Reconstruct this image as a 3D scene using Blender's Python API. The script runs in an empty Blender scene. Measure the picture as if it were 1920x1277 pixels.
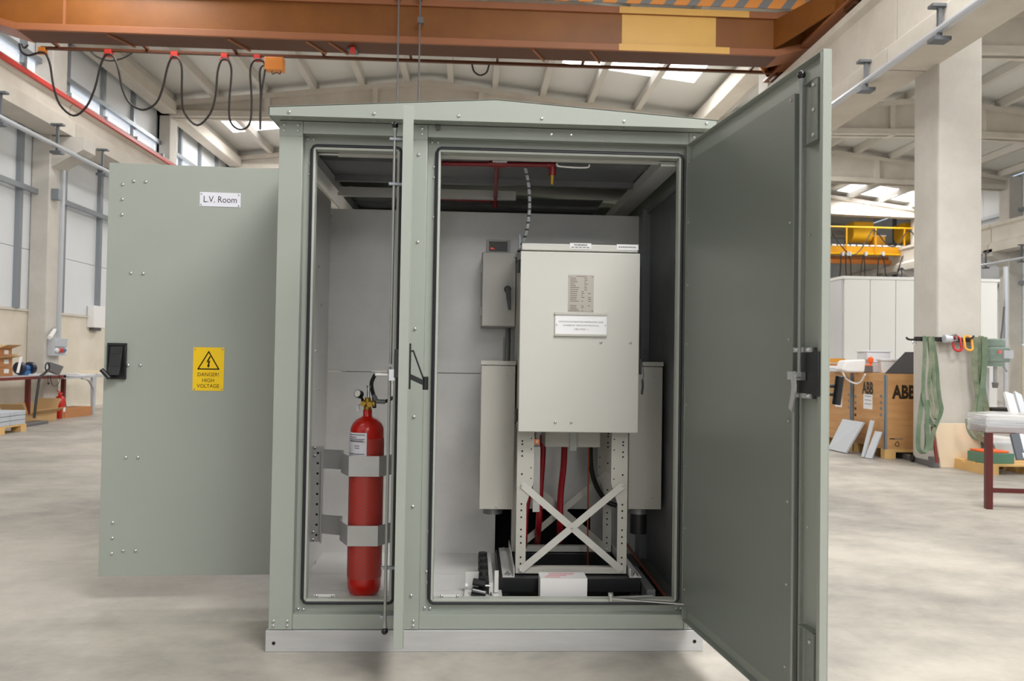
import bpy, math, random
from mathutils import Vector, Matrix
random.seed(7)
V = Vector
SC = bpy.context.scene
COL = SC.collection

# ------------------------------------------------------------------ camera
FPX, CX, CY = 1480.0, 960.0, 638.5
YAW, PITCH, ROLL, CAMZ, CAMD = 0.048, 0.0223, 0.016, 1.1785, 3.2
_F = V((math.sin(YAW)*math.cos(PITCH), math.cos(YAW)*math.cos(PITCH), math.sin(PITCH)))
_r = V((math.cos(YAW), -math.sin(YAW), 0.0))
_u = _r.cross(_F)
_c, _s = math.cos(ROLL), math.sin(ROLL)
CR, CU, CF = _r*_c + _u*_s, _u*_c - _r*_s, _F
CAM = V((0, -CAMD, CAMZ))
cd = bpy.data.cameras.new('camera')
cam = bpy.data.objects.new('camera', cd)
COL.objects.link(cam)
cam.matrix_world = Matrix(((CR.x, CU.x, -CF.x, CAM.x), (CR.y, CU.y, -CF.y, CAM.y), (CR.z, CU.z, -CF.z, CAM.z), (0, 0, 0, 1)))
cd.sensor_width = 36.0
cd.lens = FPX/1920*36.0
cd.clip_start, cd.clip_end = 0.05, 200
cd.dof.use_dof = True
cd.dof.focus_distance = 3.25
cd.dof.aperture_fstop = 5.6
SC.camera = cam

# ------------------------------------------------------------------ world, lights, exposure
w = bpy.data.worlds.new('world')
SC.world = w
w.use_nodes = True
bg = w.node_tree.nodes['Background']
bg.inputs[0].default_value = (0.75, 0.86, 1.0, 1)
bg.inputs[1].default_value = 1.0
SC.view_settings.view_transform = 'Standard'
SC.view_settings.look = 'None'
SC.view_settings.exposure = 0.0
SC.view_settings.gamma = 1.0
SC.view_settings.use_curve_mapping = False

def area(name, loc, size, power, target, color=(1, 0.985, 0.96)):
    l = bpy.data.lights.new(name, 'AREA')
    l.shape = 'RECTANGLE'; l.size, l.size_y = size
    l.energy = power; l.color = color
    o = bpy.data.objects.new(name, l); COL.objects.link(o)
    o.location = loc
    o.rotation_euler = (V(target)-V(loc)).to_track_quat('-Z', 'Y').to_euler()
    return o
# daylight through the roof lights, area lamps just under them, one an added fill (positions follow ROOF_LIGHTS below)
area('roof_area_lamp', (3.0, -3.9, 7.35), (4.0, 1.8), 610, (1.1, -1.7, 0))
area('roof_area_lamp', (3.4, -9.0, 7.35), (3.8, 1.8), 140, (0.6, -3.0, 0))
area('roof_area_lamp', (3.4, -14.3, 7.35), (3.8, 1.8), 165, (0.4, -4.0, 0))
area('roof_area_lamp', (2.4, -19.6, 7.35), (5, 1.8), 190, (0.2, -4.0, 0))
area('roof_area_lamp', (3.2, 3.2, 7.35), (3.4, 1.5), 190, (3.4, 3.6, 0))
area('roof_area_lamp', (-5.0, 8.5, 7.35), (3.4, 1.5), 260, (-5.2, 8.6, 0))
area('roof_area_lamp', (3.3, 13.8, 7.35), (3.0, 1.5), 330, (3.3, 13.8, 0))
area('roof_area_lamp', (-5.0, 19.2, 7.35), (3.0, 1.5), 330, (-5.0, 19.2, 0))
area('roof_area_lamp', (3.3, 24.6, 7.35), (3.0, 1.5), 260, (3.3, 24.6, 0))
area('roof_area_lamp', (-5.0, 30, 7.35), (3.0, 1.5), 260, (-5.0, 30, 0))
area('roof_area_lamp', (9.2, 3.2, 7.35), (3.4, 1.5), 230, (9.2, 3.6, 0))
area('roof_area_lamp', (14.8, 8.55, 7.35), (3.2, 1.5), 430, (14.4, 9.2, 0))
area('roof_area_lamp', (8.2, 19.2, 7.35), (2.4, 1.6), 520, (9.5, 19.2, 0))  # added to brighten the dark right-bay roof, kept out of view
area('roof_area_lamp', (15.7, 26.4, 7.58), (2.8, 1.3), 150, (15.7, 26.4, 0))
area('roof_area_lamp', (9.2, -3.6, 7.35), (3.4, 1.5), 300, (9.2, -3.6, 0))
# frontal fill, as daylight from an unseen gate added behind the photographer
area('gate_fill', (0.4, -27.2, 2.9), (7.0, 4.6), 70, (0, 0, 1.3), (0.95, 0.98, 1))

# ------------------------------------------------------------------ pixel -> place
def ray(px, py):
    return CF + CR*((px-CX)/FPX) + CU*((CY-py)/FPX)
def at(px, py, Y):
    d = ray(px, py); return CAM + d*((Y-CAM.y)/d.y)
def atz(px, py, z):
    d = ray(px, py); return CAM + d*((z-CAM.z)/d.z)
def atx(px, py, X):
    d = ray(px, py); return CAM + d*((X-CAM.x)/d.x)
def atp(px, py, o, n):
    d = ray(px, py); return CAM + d*((V(o)-CAM).dot(n)/d.dot(n))

# ------------------------------------------------------------------ materials
def lin(c):
    return tuple(((x/255)/12.92 if x/255 <= 0.04045 else ((x/255+0.055)/1.055)**2.4) for x in c)
MAT = {}
def mat(name, rgb, rough=0.5, metal=0.0, var=0.0, scale=3.0, rgb2=None, bump=0.0, bscale=40.0, emit=0.0, spec=None, stretch=(1, 1, 1), alpha=None, trans=0.0, detail=5, coat=0.0):
    m = bpy.data.materials.new(name); m.use_nodes = True
    nt = m.node_tree; b = nt.nodes['Principled BSDF']
    c = lin(rgb)+(1,)
    b.inputs['Base Color'].default_value = c
    b.inputs['Roughness'].default_value = rough
    b.inputs['Metallic'].default_value = metal
    if spec is not None: b.inputs['Specular IOR Level'].default_value = spec
    if coat: b.inputs['Coat Weight'].default_value = coat
    if trans: b.inputs['Transmission Weight'].default_value = trans
    if alpha is not None: b.inputs['Alpha'].default_value = alpha
    if var > 0 or bump > 0:
        tc = nt.nodes.new('ShaderNodeTexCoord')
        mp = nt.nodes.new('ShaderNodeMapping'); mp.inputs['Scale'].default_value = stretch
        nt.links.new(tc.outputs['Object'], mp.inputs[0])
    if var > 0:
        n = nt.nodes.new('ShaderNodeTexNoise'); n.inputs['Scale'].default_value = scale; n.inputs['Detail'].default_value = detail
        n.inputs['Roughness'].default_value = 0.65
        nt.links.new(mp.outputs[0], n.inputs['Vector'])
        r = nt.nodes.new('ShaderNodeValToRGB')
        r.color_ramp.elements[0].position = 0.5-0.22; r.color_ramp.elements[1].position = 0.5+0.22
        c2 = lin(rgb2)+(1,) if rgb2 else tuple(x*(1-var) for x in c[:3])+(1,)
        r.color_ramp.elements[0].color = c2; r.color_ramp.elements[1].color = c
        nt.links.new(n.outputs[0], r.inputs[0]); nt.links.new(r.outputs[0], b.inputs['Base Color'])
    if bump > 0:
        n2 = nt.nodes.new('ShaderNodeTexNoise'); n2.inputs['Scale'].default_value = bscale; n2.inputs['Detail'].default_value = 4
        nt.links.new(mp.outputs[0], n2.inputs['Vector'])
        bp = nt.nodes.new('ShaderNodeBump'); bp.inputs['Strength'].default_value = bump; bp.inputs['Distance'].default_value = 0.01
        nt.links.new(n2.outputs[0], bp.inputs['Height']); nt.links.new(bp.outputs[0], b.inputs['Normal'])
    if emit:
        b.inputs['Emission Color'].default_value = c; b.inputs['Emission Strength'].default_value = emit
    MAT[name] = m
    return m

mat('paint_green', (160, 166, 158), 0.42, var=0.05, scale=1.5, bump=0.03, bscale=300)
mat('paint_inner_shaded', (126, 132, 126), 0.33, var=0.04, scale=1.5, bump=0.03, bscale=300)  # the green door paint, darkened to hold the shade on the inner sides
mat('aluminium', (204, 204, 205), 0.42, 0.25, var=0.22, scale=4, bump=0.03, bscale=60, stretch=(0.5, 1, 3))
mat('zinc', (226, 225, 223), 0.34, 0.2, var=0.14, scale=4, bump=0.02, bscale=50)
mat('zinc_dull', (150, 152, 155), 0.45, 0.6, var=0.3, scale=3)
mat('steel_bright', (196, 197, 197), 0.3, 0.9)
mat('rod_steel', (150, 152, 150), 0.38, 0.7)
mat('galv_clamp', (198, 198, 198), 0.4, 0.55, var=0.1, scale=8)
mat('chrome', (215, 216, 218), 0.25, 0.95)
mat('rubber', (38, 38, 44), 0.42)
mat('lip_light', (176, 180, 172), 0.4)
mat('black_plastic', (30, 31, 33), 0.38)
mat('black_gloss', (22, 22, 25), 0.22)
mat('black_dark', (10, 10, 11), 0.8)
mat('beige_box', (202, 201, 195), 0.42, var=0.03, scale=2)
mat('beige_dull', (190, 188, 180), 0.45, var=0.05, scale=2)
mat('grey_box', (172, 174, 172), 0.45)
mat('white_paper', (236, 236, 238), 0.6)
mat('white_card', (238, 236, 236), 0.6, var=0.03, scale=6)
mat('sign_white', (226, 226, 236), 0.4)
mat('ink', (45, 46, 50), 0.6)
mat('ink_soft', (120, 120, 124), 0.6)
mat('ink_red', (214, 90, 110), 0.6)
mat('plate_alu', (176, 170, 162), 0.35, 0.4)
mat('ink_plate', (120, 108, 98), 0.5)
mat('yellow_sign', (250, 206, 10), 0.4)
mat('ink_black', (40, 30, 12), 0.5)
mat('red_gloss', (196, 26, 14), 0.22, coat=0.3)
mat('red_pipe', (128, 14, 24), 0.35)
mat('red_cable', (156, 18, 32), 0.35)
mat('brass', (176, 140, 60), 0.3, 0.85)
mat('copper', (200, 110, 80), 0.32, 0.85)
mat('copper_lug', (224, 140, 100), 0.3, 0.7)
mat('gauge_face', (225, 225, 220), 0.3)
mat('conduit', (150, 154, 158), 0.4)
mat('tube_grey', (186, 186, 180), 0.35)
mat('hose_black', (24, 24, 26), 0.5)
mat('lcd', (26, 20, 14), 0.25)
mat('lcd_yellow', (110, 100, 30), 0.4)
mat('lcd_red', (235, 70, 40), 0.4, emit=0.6)
mat('concrete_column', (214, 210, 203), 0.85, var=0.16, scale=1.4, rgb2=(194, 190, 182), bump=0.12, bscale=25)
mat('concrete_beam', (221, 215, 205), 0.85, var=0.15, scale=1.2, rgb2=(202, 195, 183), bump=0.08, bscale=20)
mat('concrete_dado', (234, 227, 213), 0.85, var=0.2, scale=0.9, rgb2=(212, 203, 186), bump=0.05, bscale=20)
mat('sheet_white', (226, 230, 234), 0.5, var=0.04, scale=0.6)
mat('roof_white', (226, 226, 222), 0.6, var=0.05, scale=0.5)
mat('purlin', (212, 208, 200), 0.8, var=0.08, scale=1)
mat('galv', (150, 156, 162), 0.45, 0.5)
mat('galv_light', (205, 210, 218), 0.4, 0.3)
mat('galv_dark', (112, 116, 122), 0.5, 0.4)
mat('conductor_red', (206, 60, 52), 0.45)
mat('crane_brown', (142, 86, 28), 0.45, var=0.22, scale=0.8, rgb2=(114, 65, 16))
mat('crane_flange', (156, 98, 62), 0.5, var=0.12, scale=1.2)
mat('crane_patch', (226, 178, 92), 0.45, var=0.08, scale=1.5)
mat('crane_orange', (232, 146, 64), 0.45)
mat('crane_dark', (92, 48, 14), 0.55, var=0.2, scale=2)
mat('hazard_grey', (120, 122, 126), 0.5)
mat('crane_yellow', (246, 186, 16), 0.4)
mat('crane_amber', (214, 150, 20), 0.45)
mat('cable_black', (36, 32, 30), 0.5)
mat('bench_red', (118, 44, 38), 0.5, var=0.15, scale=4)
mat('bench_maroon', (92, 32, 30), 0.45, var=0.1, scale=4)
mat('cardboard', (186, 130, 84), 0.8, var=0.08, scale=4)
mat('cardboard_light', (206, 170, 122), 0.8, var=0.08, scale=4)
mat('cardboard_in', (150, 112, 74), 0.85)
mat('plywood', (206, 160, 108), 0.6, var=0.2, scale=3, rgb2=(188, 136, 84), stretch=(0.6, 0.6, 5))
mat('plywood_pale', (244, 228, 202), 0.6, var=0.05, scale=2, rgb2=(236, 214, 184))
mat('pine', (226, 184, 120), 0.7, var=0.12, scale=4)
mat('slab_grey', (192, 198, 206), 0.5, var=0.1, scale=6)
mat('panel_grey', (196, 201, 208), 0.45)
mat('panel_edge', (96, 102, 110), 0.5)
mat('slab_black', (50, 48, 50), 0.6)
mat('slab_black_edge', (98, 96, 102), 0.6)
mat('blue_machine', (66, 120, 178), 0.4)
mat('navy', (34, 38, 62), 0.4)
mat('table_grey', (186, 188, 194), 0.5)
mat('sling_green', (84, 112, 86), 0.85, var=0.3, scale=7, rgb2=(128, 140, 120))
mat('sling_faded', (150, 152, 130), 0.85, var=0.3, scale=7, rgb2=(88, 110, 86))
mat('hook_dark', (44, 40, 38), 0.5, 0.3)
mat('ring_red', (196, 40, 44), 0.4)
mat('ring_orange', (244, 168, 60), 0.4)
mat('machine_green', (88, 128, 108), 0.4)
mat('button_red', (230, 60, 50), 0.4)
mat('orange_plastic', (250, 110, 50), 0.4)
mat('grey_dark', (104, 102, 104), 0.5)
mat('foam_white', (238, 238, 238), 0.7)
mat('bin_white', (226, 230, 236), 0.35)
mat('booth_white', (244, 245, 243), 0.5)
mat('booth_side_shade', (226, 229, 233), 0.5)  # booth white greyed to hold the shade of the side face
mat('skylight', (252, 252, 255), 0.5, emit=2.6)
mat('window_glow', (236, 240, 246), 0.5, emit=0.7)
mat('gate_glow', (245, 250, 255), 0.5, emit=0.7)

def film_mat():
    m = bpy.data.materials.new('stretch_film'); m.use_nodes = True
    nt = m.node_tree; b = nt.nodes['Principled BSDF']
    b.inputs['Base Color'].default_value = (0.85, 0.85, 0.86, 1); b.inputs['Roughness'].default_value = 0.12
    b.inputs['Alpha'].default_value = 0.42
    tc = nt.nodes.new('ShaderNodeTexCoord'); mp = nt.nodes.new('ShaderNodeMapping'); mp.inputs['Scale'].default_value = (1.2, 1.2, 14)
    n = nt.nodes.new('ShaderNodeTexNoise'); n.inputs['Scale'].default_value = 4; n.inputs['Detail'].default_value = 5
    bp = nt.nodes.new('ShaderNodeBump'); bp.inputs['Strength'].default_value = 0.9; bp.inputs['Distance'].default_value = 0.03
    nt.links.new(tc.outputs['Object'], mp.inputs[0]); nt.links.new(mp.outputs[0], n.inputs['Vector'])
    nt.links.new(n.outputs[0], bp.inputs['Height']); nt.links.new(bp.outputs[0], b.inputs['Normal'])
    MAT['stretch_film'] = m
film_mat()

def net_mat():      # red steel seen through a fine plastic net sleeve
    m = bpy.data.materials.new('net_sleeve'); m.use_nodes = True
    nt = m.node_tree; b = nt.nodes['Principled BSDF']
    tc = nt.nodes.new('ShaderNodeTexCoord')
    ws = []
    for rot in (0.62, -0.62):
        mp = nt.nodes.new('ShaderNodeMapping'); mp.inputs['Rotation'].default_value = (0, rot, 0)
        nt.links.new(tc.outputs['Object'], mp.inputs[0])
        wv = nt.nodes.new('ShaderNodeTexWave'); wv.inputs['Scale'].default_value = 34; wv.inputs['Distortion'].default_value = 0.4
        nt.links.new(mp.outputs[0], wv.inputs['Vector']); ws.append(wv)
    mx = nt.nodes.new('ShaderNodeMath'); mx.operation = 'MAXIMUM'
    nt.links.new(ws[0].outputs['Fac'], mx.inputs[0]); nt.links.new(ws[1].outputs['Fac'], mx.inputs[1])
    r = nt.nodes.new('ShaderNodeValToRGB')
    r.color_ramp.elements[0].position = 0.72; r.color_ramp.elements[1].position = 0.98
    r.color_ramp.elements[0].color = lin((196, 34, 26))+(1,); r.color_ramp.elements[1].color = lin((150, 84, 74))+(1,)
    nt.links.new(mx.outputs[0], r.inputs[0]); nt.links.new(r.outputs[0], b.inputs['Base Color'])
    b.inputs['Roughness'].default_value = 0.4
    MAT['net_sleeve'] = m
net_mat()

def floor_mat():
    m = bpy.data.materials.new('floor_concrete'); m.use_nodes = True
    nt = m.node_tree; b = nt.nodes['Principled BSDF']
    tc = nt.nodes.new('ShaderNodeTexCoord')
    def noise(sc, det, st=(1, 1, 1)):
        mp = nt.nodes.new('ShaderNodeMapping'); mp.inputs['Scale'].default_value = st
        nt.links.new(tc.outputs['Object'], mp.inputs[0])
        n = nt.nodes.new('ShaderNodeTexNoise'); n.inputs['Scale'].default_value = sc; n.inputs['Detail'].default_value = det; n.inputs['Roughness'].default_value = 0.7
        nt.links.new(mp.outputs[0], n.inputs['Vector']); return n
    n1, n2 = noise(0.5, 7, (.8, 1.0, 1)), noise(3.4, 10, (1.0, 1.1, 1))
    r1 = nt.nodes.new('ShaderNodeValToRGB'); r1.color_ramp.elements[0].position = .36; r1.color_ramp.elements[1].position = .58
    r1.color_ramp.elements[0].color = lin((140, 136, 130))+(1,); r1.color_ramp.elements[1].color = lin((188, 182, 172))+(1,)
    nt.links.new(n1.outputs[0], r1.inputs[0])
    r2 = nt.nodes.new('ShaderNodeValToRGB'); r2.color_ramp.elements[0].position = .34; r2.color_ramp.elements[1].position = .6
    r2.color_ramp.elements[0].color = (.82, .82, .82, 1); r2.color_ramp.elements[1].color = (1, 1, 1, 1)
    nt.links.new(n2.outputs[0], r2.inputs[0])
    mx = nt.nodes.new('ShaderNodeMix'); mx.data_type = 'RGBA'; mx.blend_type = 'MULTIPLY'; mx.inputs[0].default_value = 1
    nt.links.new(r1.outputs[0], mx.inputs[6]); nt.links.new(r2.outputs[0], mx.inputs[7])
    nt.links.new(mx.outputs[2], b.inputs['Base Color'])
    n3 = noise(1.1, 5)
    r3 = nt.nodes.new('ShaderNodeMapRange'); r3.inputs[3].default_value = 0.38; r3.inputs[4].default_value = 0.62
    nt.links.new(n3.outputs[0], r3.inputs[0]); nt.links.new(r3.outputs[0], b.inputs['Roughness'])
    MAT['floor_concrete'] = m
floor_mat()

def hazard_mat():   # slanted orange and grey warning stripes
    m = bpy.data.materials.new('hazard_stripes'); m.use_nodes = True
    nt = m.node_tree; b = nt.nodes['Principled BSDF']
    tc = nt.nodes.new('ShaderNodeTexCoord'); sp = nt.nodes.new('ShaderNodeSeparateXYZ')
    nt.links.new(tc.outputs['Object'], sp.inputs[0])
    a = nt.nodes.new('ShaderNodeMath'); a.operation = 'MULTIPLY_ADD'; a.inputs[1].default_value = -0.75
    nt.links.new(sp.outputs['Z'], a.inputs[0]); nt.links.new(sp.outputs['X'], a.inputs[2])
    mu = nt.nodes.new('ShaderNodeMath'); mu.operation = 'MULTIPLY'; mu.inputs[1].default_value = 1/0.36
    nt.links.new(a.outputs[0], mu.inputs[0])
    fr = nt.nodes.new('ShaderNodeMath'); fr.operation = 'FRACT'; nt.links.new(mu.outputs[0], fr.inputs[0])
    gt = nt.nodes.new('ShaderNodeMath'); gt.operation = 'GREATER_THAN'; gt.inputs[1].default_value = 0.42; nt.links.new(fr.outputs[0], gt.inputs[0])
    mx = nt.nodes.new('ShaderNodeMix'); mx.data_type = 'RGBA'
    mx.inputs[6].default_value = lin((128, 128, 130))+(1,); mx.inputs[7].default_value = lin((232, 150, 70))+(1,)
    nt.links.new(gt.outputs[0], mx.inputs[0]); nt.links.new(mx.outputs[2], b.inputs['Base Color'])
    b.inputs['Roughness'].default_value = 0.5
    MAT['hazard_stripes'] = m
hazard_mat()

def spiral_mat():   # grey flexible conduit with dark dashes
    m = bpy.data.materials.new('conduit_ribbed'); m.use_nodes = True
    nt = m.node_tree; b = nt.nodes['Principled BSDF']
    tc = nt.nodes.new('ShaderNodeTexCoord')
    wv = nt.nodes.new('ShaderNodeTexWave'); wv.bands_direction = 'Z'; wv.inputs['Scale'].default_value = 11
    nt.links.new(tc.outputs['Object'], wv.inputs['Vector'])
    r = nt.nodes.new('ShaderNodeValToRGB'); r.color_ramp.elements[0].position = 0.12; r.color_ramp.elements[1].position = 0.2
    r.color_ramp.elements[0].color = lin((50, 52, 56))+(1,); r.color_ramp.elements[1].color = lin((158, 162, 166))+(1,)
    nt.links.new(wv.outputs['Fac'], r.inputs[0]); nt.links.new(r.outputs[0], b.inputs['Base Color'])
    b.inputs['Roughness'].default_value = 0.4
    MAT['conduit_ribbed'] = m
spiral_mat()

# ------------------------------------------------------------------ mesh building
class MB:
    def __init__(s): s.v = []; s.f = []; s.m = []
    def add(s, vs, fs, m=0):
        o = len(s.v); s.v += [V(x) for x in vs]
        s.f += [tuple(i+o for i in f) for f in fs]; s.m += [m]*len(fs); return s
    def hexa(s, c, m=0):      # 8 corners: bottom 4 ccw, top 4
        return s.add(c, [(3, 2, 1, 0), (4, 5, 6, 7), (0, 1, 5, 4), (1, 2, 6, 5), (2, 3, 7, 6), (3, 0, 4, 7)], m)
    def box(s, x0, x1, y0, y1, z0, z1, m=0):
        return s.hexa([(x0, y0, z0), (x1, y0, z0), (x1, y1, z0), (x0, y1, z0), (x0, y0, z1), (x1, y0, z1), (x1, y1, z1), (x0, y1, z1)], m)
    def obox(s, o, a, b, c, m=0):   # corner and three edge vectors
        o, a, b, c = V(o), V(a), V(b), V(c)
        if a.cross(b).dot(c) < 0: a, b = b, a
        return s.hexa([o, o+a, o+a+b, o+b, o+c, o+a+c, o+a+b+c, o+b+c], m)
    def bar(s, p, q, wd, th, up=(0, 0, 1), m=0):   # rectangular bar from p to q, wd across 'up'
        p, q = V(p), V(q); d = (q-p).normalized(); u = V(up); u = (u-d*u.dot(d)).normalized(); r = d.cross(u)
        return s.obox(p-u*th/2-r*wd/2, q-p, r*wd, u*th, m)
    def prism(s, poly, d, m=0):     # planar polygon extruded by d
        d = V(d); n = len(poly); P = [V(x) for x in poly]
        nn = V((0, 0, 0))
        for i in range(n): nn += P[i].cross(P[(i+1) % n])
        if nn.dot(d) > 0: P.reverse()
        return s.add(P+[x+d for x in P], [tuple(range(n)), tuple(range(2*n-1, n-1, -1))]+[((i+1) % n, i, n+i, n+(i+1) % n) for i in range(n)], m)
    def cyl(s, p, q, r, n=12, m=0, r2=None, cap=True):
        p, q = V(p), V(q); d = (q-p).normalized()
        a = d.orthogonal().normalized(); b = d.cross(a); r2 = r if r2 is None else r2
        vs = [p+(a*math.cos(t)+b*math.sin(t))*r for t in [2*math.pi*i/n for i in range(n)]]
        vs += [q+(a*math.cos(t)+b*math.sin(t))*r2 for t in [2*math.pi*i/n for i in range(n)]]
        fs = [(i, (i+1) % n, n+(i+1) % n, n+i) for i in range(n)]
        if cap: fs += [tuple(range(n-1, -1, -1)), tuple(range(n, 2*n))]
        return s.add(vs, fs, m)
    def tube(s, pts, r, n=8, m=0, closed=False):
        P = [V(x) for x in pts]; k = len(P); vs = []; a = None
        for i in range(k):
            t = (P[(i+1) % k]-P[i-1]) if closed else (P[min(i+1, k-1)]-P[max(i-1, 0)])
            t.normalize()
            a = (t.orthogonal() if a is None else a-t*a.dot(t)).normalized(); b = t.cross(a)
            vs += [P[i]+(a*math.cos(2*math.pi*j/n)+b*math.sin(2*math.pi*j/n))*r for j in range(n)]
        fs = [(i*n+j, i*n+(j+1) % n, ((i+1) % k)*n+(j+1) % n, ((i+1) % k)*n+j) for i in range(k if closed else k-1) for j in range(n)]
        if not closed: fs += [tuple(range(n-1, -1, -1)), tuple(range((k-1)*n, k*n))]
        return s.add(vs, fs, m)
    def strap(s, pts, wdir, wd, th, m=0):   # flat band along pts, wd across wdir
        P = [V(x) for x in pts]; k = len(P); w_ = V(wdir).normalized(); vs = []
        for i in range(k):
            t = (P[min(i+1, k-1)]-P[max(i-1, 0)]).normalized(); ww = (w_-t*w_.dot(t)).normalized(); nn = t.cross(ww)
            vs += [P[i]-ww*wd/2-nn*th/2, P[i]+ww*wd/2-nn*th/2, P[i]+ww*wd/2+nn*th/2, P[i]-ww*wd/2+nn*th/2]
        fs = [(i*4+j, i*4+(j+1) % 4, i*4+4+(j+1) % 4, i*4+4+j) for i in range(k-1) for j in range(4)]
        fs += [(3, 2, 1, 0), (4*k-4, 4*k-3, 4*k-2, 4*k-1)]
        return s.add(vs, fs, m)
    def lathe(s, c, prof, n=24, m=0):       # prof: list of (r, z), axis z through c
        c = V(c); vs = []; k = len(prof)
        for r, z in prof: vs += [c+V((r*math.cos(2*math.pi*j/n), r*math.sin(2*math.pi*j/n), z)) for j in range(n)]
        fs = [(i*n+j, i*n+(j+1) % n, (i+1)*n+(j+1) % n, (i+1)*n+j) for i in range(k-1) for j in range(n)]
        fs += [tuple(range(n-1, -1, -1)), tuple(range((k-1)*n, k*n))]
        return s.add(vs, fs, m)
    def ball(s, c, r, n=10, m=0):
        return s.lathe(V(c), [(max(1e-4, r*math.sin(math.pi*i/6)), -r*math.cos(math.pi*i/6)) for i in range(7)], n, m)
    def screw(s, p, nrm, r=0.0066, m=0):
        p, nv = V(p), V(nrm).normalized()
        s.cyl(p, p+nv*r*0.45, r, 8, m); return s.cyl(p+nv*r*0.45, p+nv*r*0.8, r*0.95, 8, m, r2=r*0.5)
    def text(s, txt, size, o, right, up, m=0, align='CENTER', bold=0.0, sx=1.0):
        cu = bpy.data.curves.new('t', 'FONT'); cu.body = txt; cu.size = 1; cu.align_x = align; cu.align_y = 'CENTER'; cu.offset = bold; cu.resolution_u = 3
        ob = bpy.data.objects.new('t', cu); me = ob.to_mesh()
        o, right, up = V(o), V(right).normalized(), V(up).normalized()
        s.add([o+right*(v.co.x*size*sx)+up*(v.co.y*size) for v in me.vertices], [tuple(p.vertices) for p in me.polygons], m)
        ob.to_mesh_clear(); bpy.data.objects.remove(ob); bpy.data.curves.remove(cu); return s
    def build(s, name, mats, parent=None, bevel=0.0, kind=None, label=None, loc=None):
        base = V((0, 0, 0))
        if parent is not None: base = ROOTLOC.get(parent.name, V((0, 0, 0)))
        elif loc is not None: base = V(loc)
        me = bpy.data.meshes.new(name)
        me.from_pydata([tuple(v-base) for v in s.v], [], s.f)
        for x in ([mats] if isinstance(mats, str) else mats): me.materials.append(MAT[x])
        me.polygons.foreach_set('material_index', s.m)
        me.polygons.foreach_set('use_smooth', [True]*len(s.f))
        me.update(); me.set_sharp_from_angle(angle=math.radians(32))
        o = bpy.data.objects.new(name, me); COL.objects.link(o)
        if parent is not None: o.parent = parent
        else: o.location = base
        ROOTLOC[o.name] = base
        if bevel:
            b = o.modifiers.new('bevel', 'BEVEL'); b.width = bevel; b.segments = 2; b.limit_method = 'ANGLE'; b.angle_limit = math.radians(40)
        if kind: o['kind'] = kind
        if label: o['label'] = label
        return o
ROOTLOC = {}
def tag(o, label, cat, group=None, kind=None):
    o['label'] = label; o['category'] = cat
    if group: o['group'] = group
    if kind: o['kind'] = kind
    return o
def thing(name, label, cat, loc=(0, 0, 0), group=None):
    o = bpy.data.objects.new(name, None); COL.objects.link(o); o.empty_display_size = 0.1
    o.location = loc; ROOTLOC[o.name] = V(loc)
    return tag(o, label, cat, group)
def dup(root, delta, label=None, rz=0):
    r = root.copy(); COL.objects.link(r); r.location = root.location+V(delta); r.rotation_euler.z = rz
    ROOTLOC[r.name] = r.location.copy()
    if label: r['label'] = label
    for ch in [c for c in root.children]:
        c = ch.copy(); COL.objects.link(c); c.parent = r
        for g in [x for x in ch.children]:
            d = g.copy(); COL.objects.link(d); d.parent = c
    return r
def smooth(pts, n=6):       # Catmull-Rom through pts
    P = [V(p) for p in pts]; P = [P[0]*2-P[1]]+P+[P[-1]*2-P[-2]]; out = []
    for i in range(1, len(P)-2):
        for j in range(n):
            t = j/n; a, b, c, d = P[i-1:i+3]
            out.append(0.5*((2*b)+(c-a)*t+(2*a-5*b+4*c-d)*t*t+(3*b-a-3*c+d)*t**3))
    return out+[P[-2]]
# ================================================================== THE HALL
XL, XR, XM = -7.85, 5.62, -1.235          # left wall, column row to the right, ridge
FR = [-15.5, -10.15, -4.8, 0.55, 5.9, 11.25, 16.6, 21.95, 27.3, 32.65]   # frames (one per bay)
YB, YF = 38.0, -28.0
XR2, XM2 = 17.85, 11.73
ZE, ZRG = 7.52, 8.3                      # roof sheet at the eaves and at the ridge
def zroof(x):
    c, hw = (XM, 6.65) if x < XR else (XM2, 6.15)
    return ZRG-(ZRG-ZE)*min(1, abs(x-c)/hw)

def struct(o): o['kind'] = 'structure'; return o
fl = MB().box(-9, 19.5, YF-0.5, YB+0.5, -0.2, 0)
struct(fl.build('floor', 'floor_concrete'))

# left wall: concrete dado, white sheet panels above, posts and girts of the sheet wall
m = MB().box(XL-0.2, XL, YF, YB, 0, 1.86)
wl = struct(m.build('wall_left', 'concrete_dado'))
m = MB().box(XL-0.2, XL+0.03, YF, YB, 1.86, 1.9); m.build('ledge', 'concrete_beam', wl)
m = MB().box(XL, XL+0.05, 6, YB, 0, 0.07); m.build('kerb', 'concrete_beam', wl)
y = -28.5
while y < 38:                            # sheet panels 1.45 wide, in three courses, each a piece with its own edges
    for z0, z1 in ((1.9, 2.95), (2.95, 4.0), (4.0, 5.0), (5.0, 5.62), (6.3, 7.5)):
        if y < 4 and z0 > 1.9: continue
        z1_ = 7.5 if y < 4 else z1
        MB().box(XL-0.12, XL-0.01, y+0.006, y+1.444, z0+0.005, z1_-0.005).build('panel', 'sheet_white', wl)
    y += 1.45
for k in range(9, 30):
    yy = -14+1.45*k
    MB().box(XL-0.01, XL+0.07, yy-0.05, yy+0.05, 1.9, 7.45).build('post', 'galv', wl)
for z in (3.98, 6.3):
    MB().box(XL+0.07, XL+0.13, 2, YB, z-0.045, z+0.045).build('girt', 'galv', wl)
# the band of translucent sheets above the crane beam
n_ = 0
for k in range(13, 30):
    y = -14+1.45*k; n_ += 1
    struct(MB().box(XL-0.08, XL-0.04, y+0.05, y+1.40, 5.64, 6.28).build('window_%d' % n_, 'window_glow'))

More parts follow.
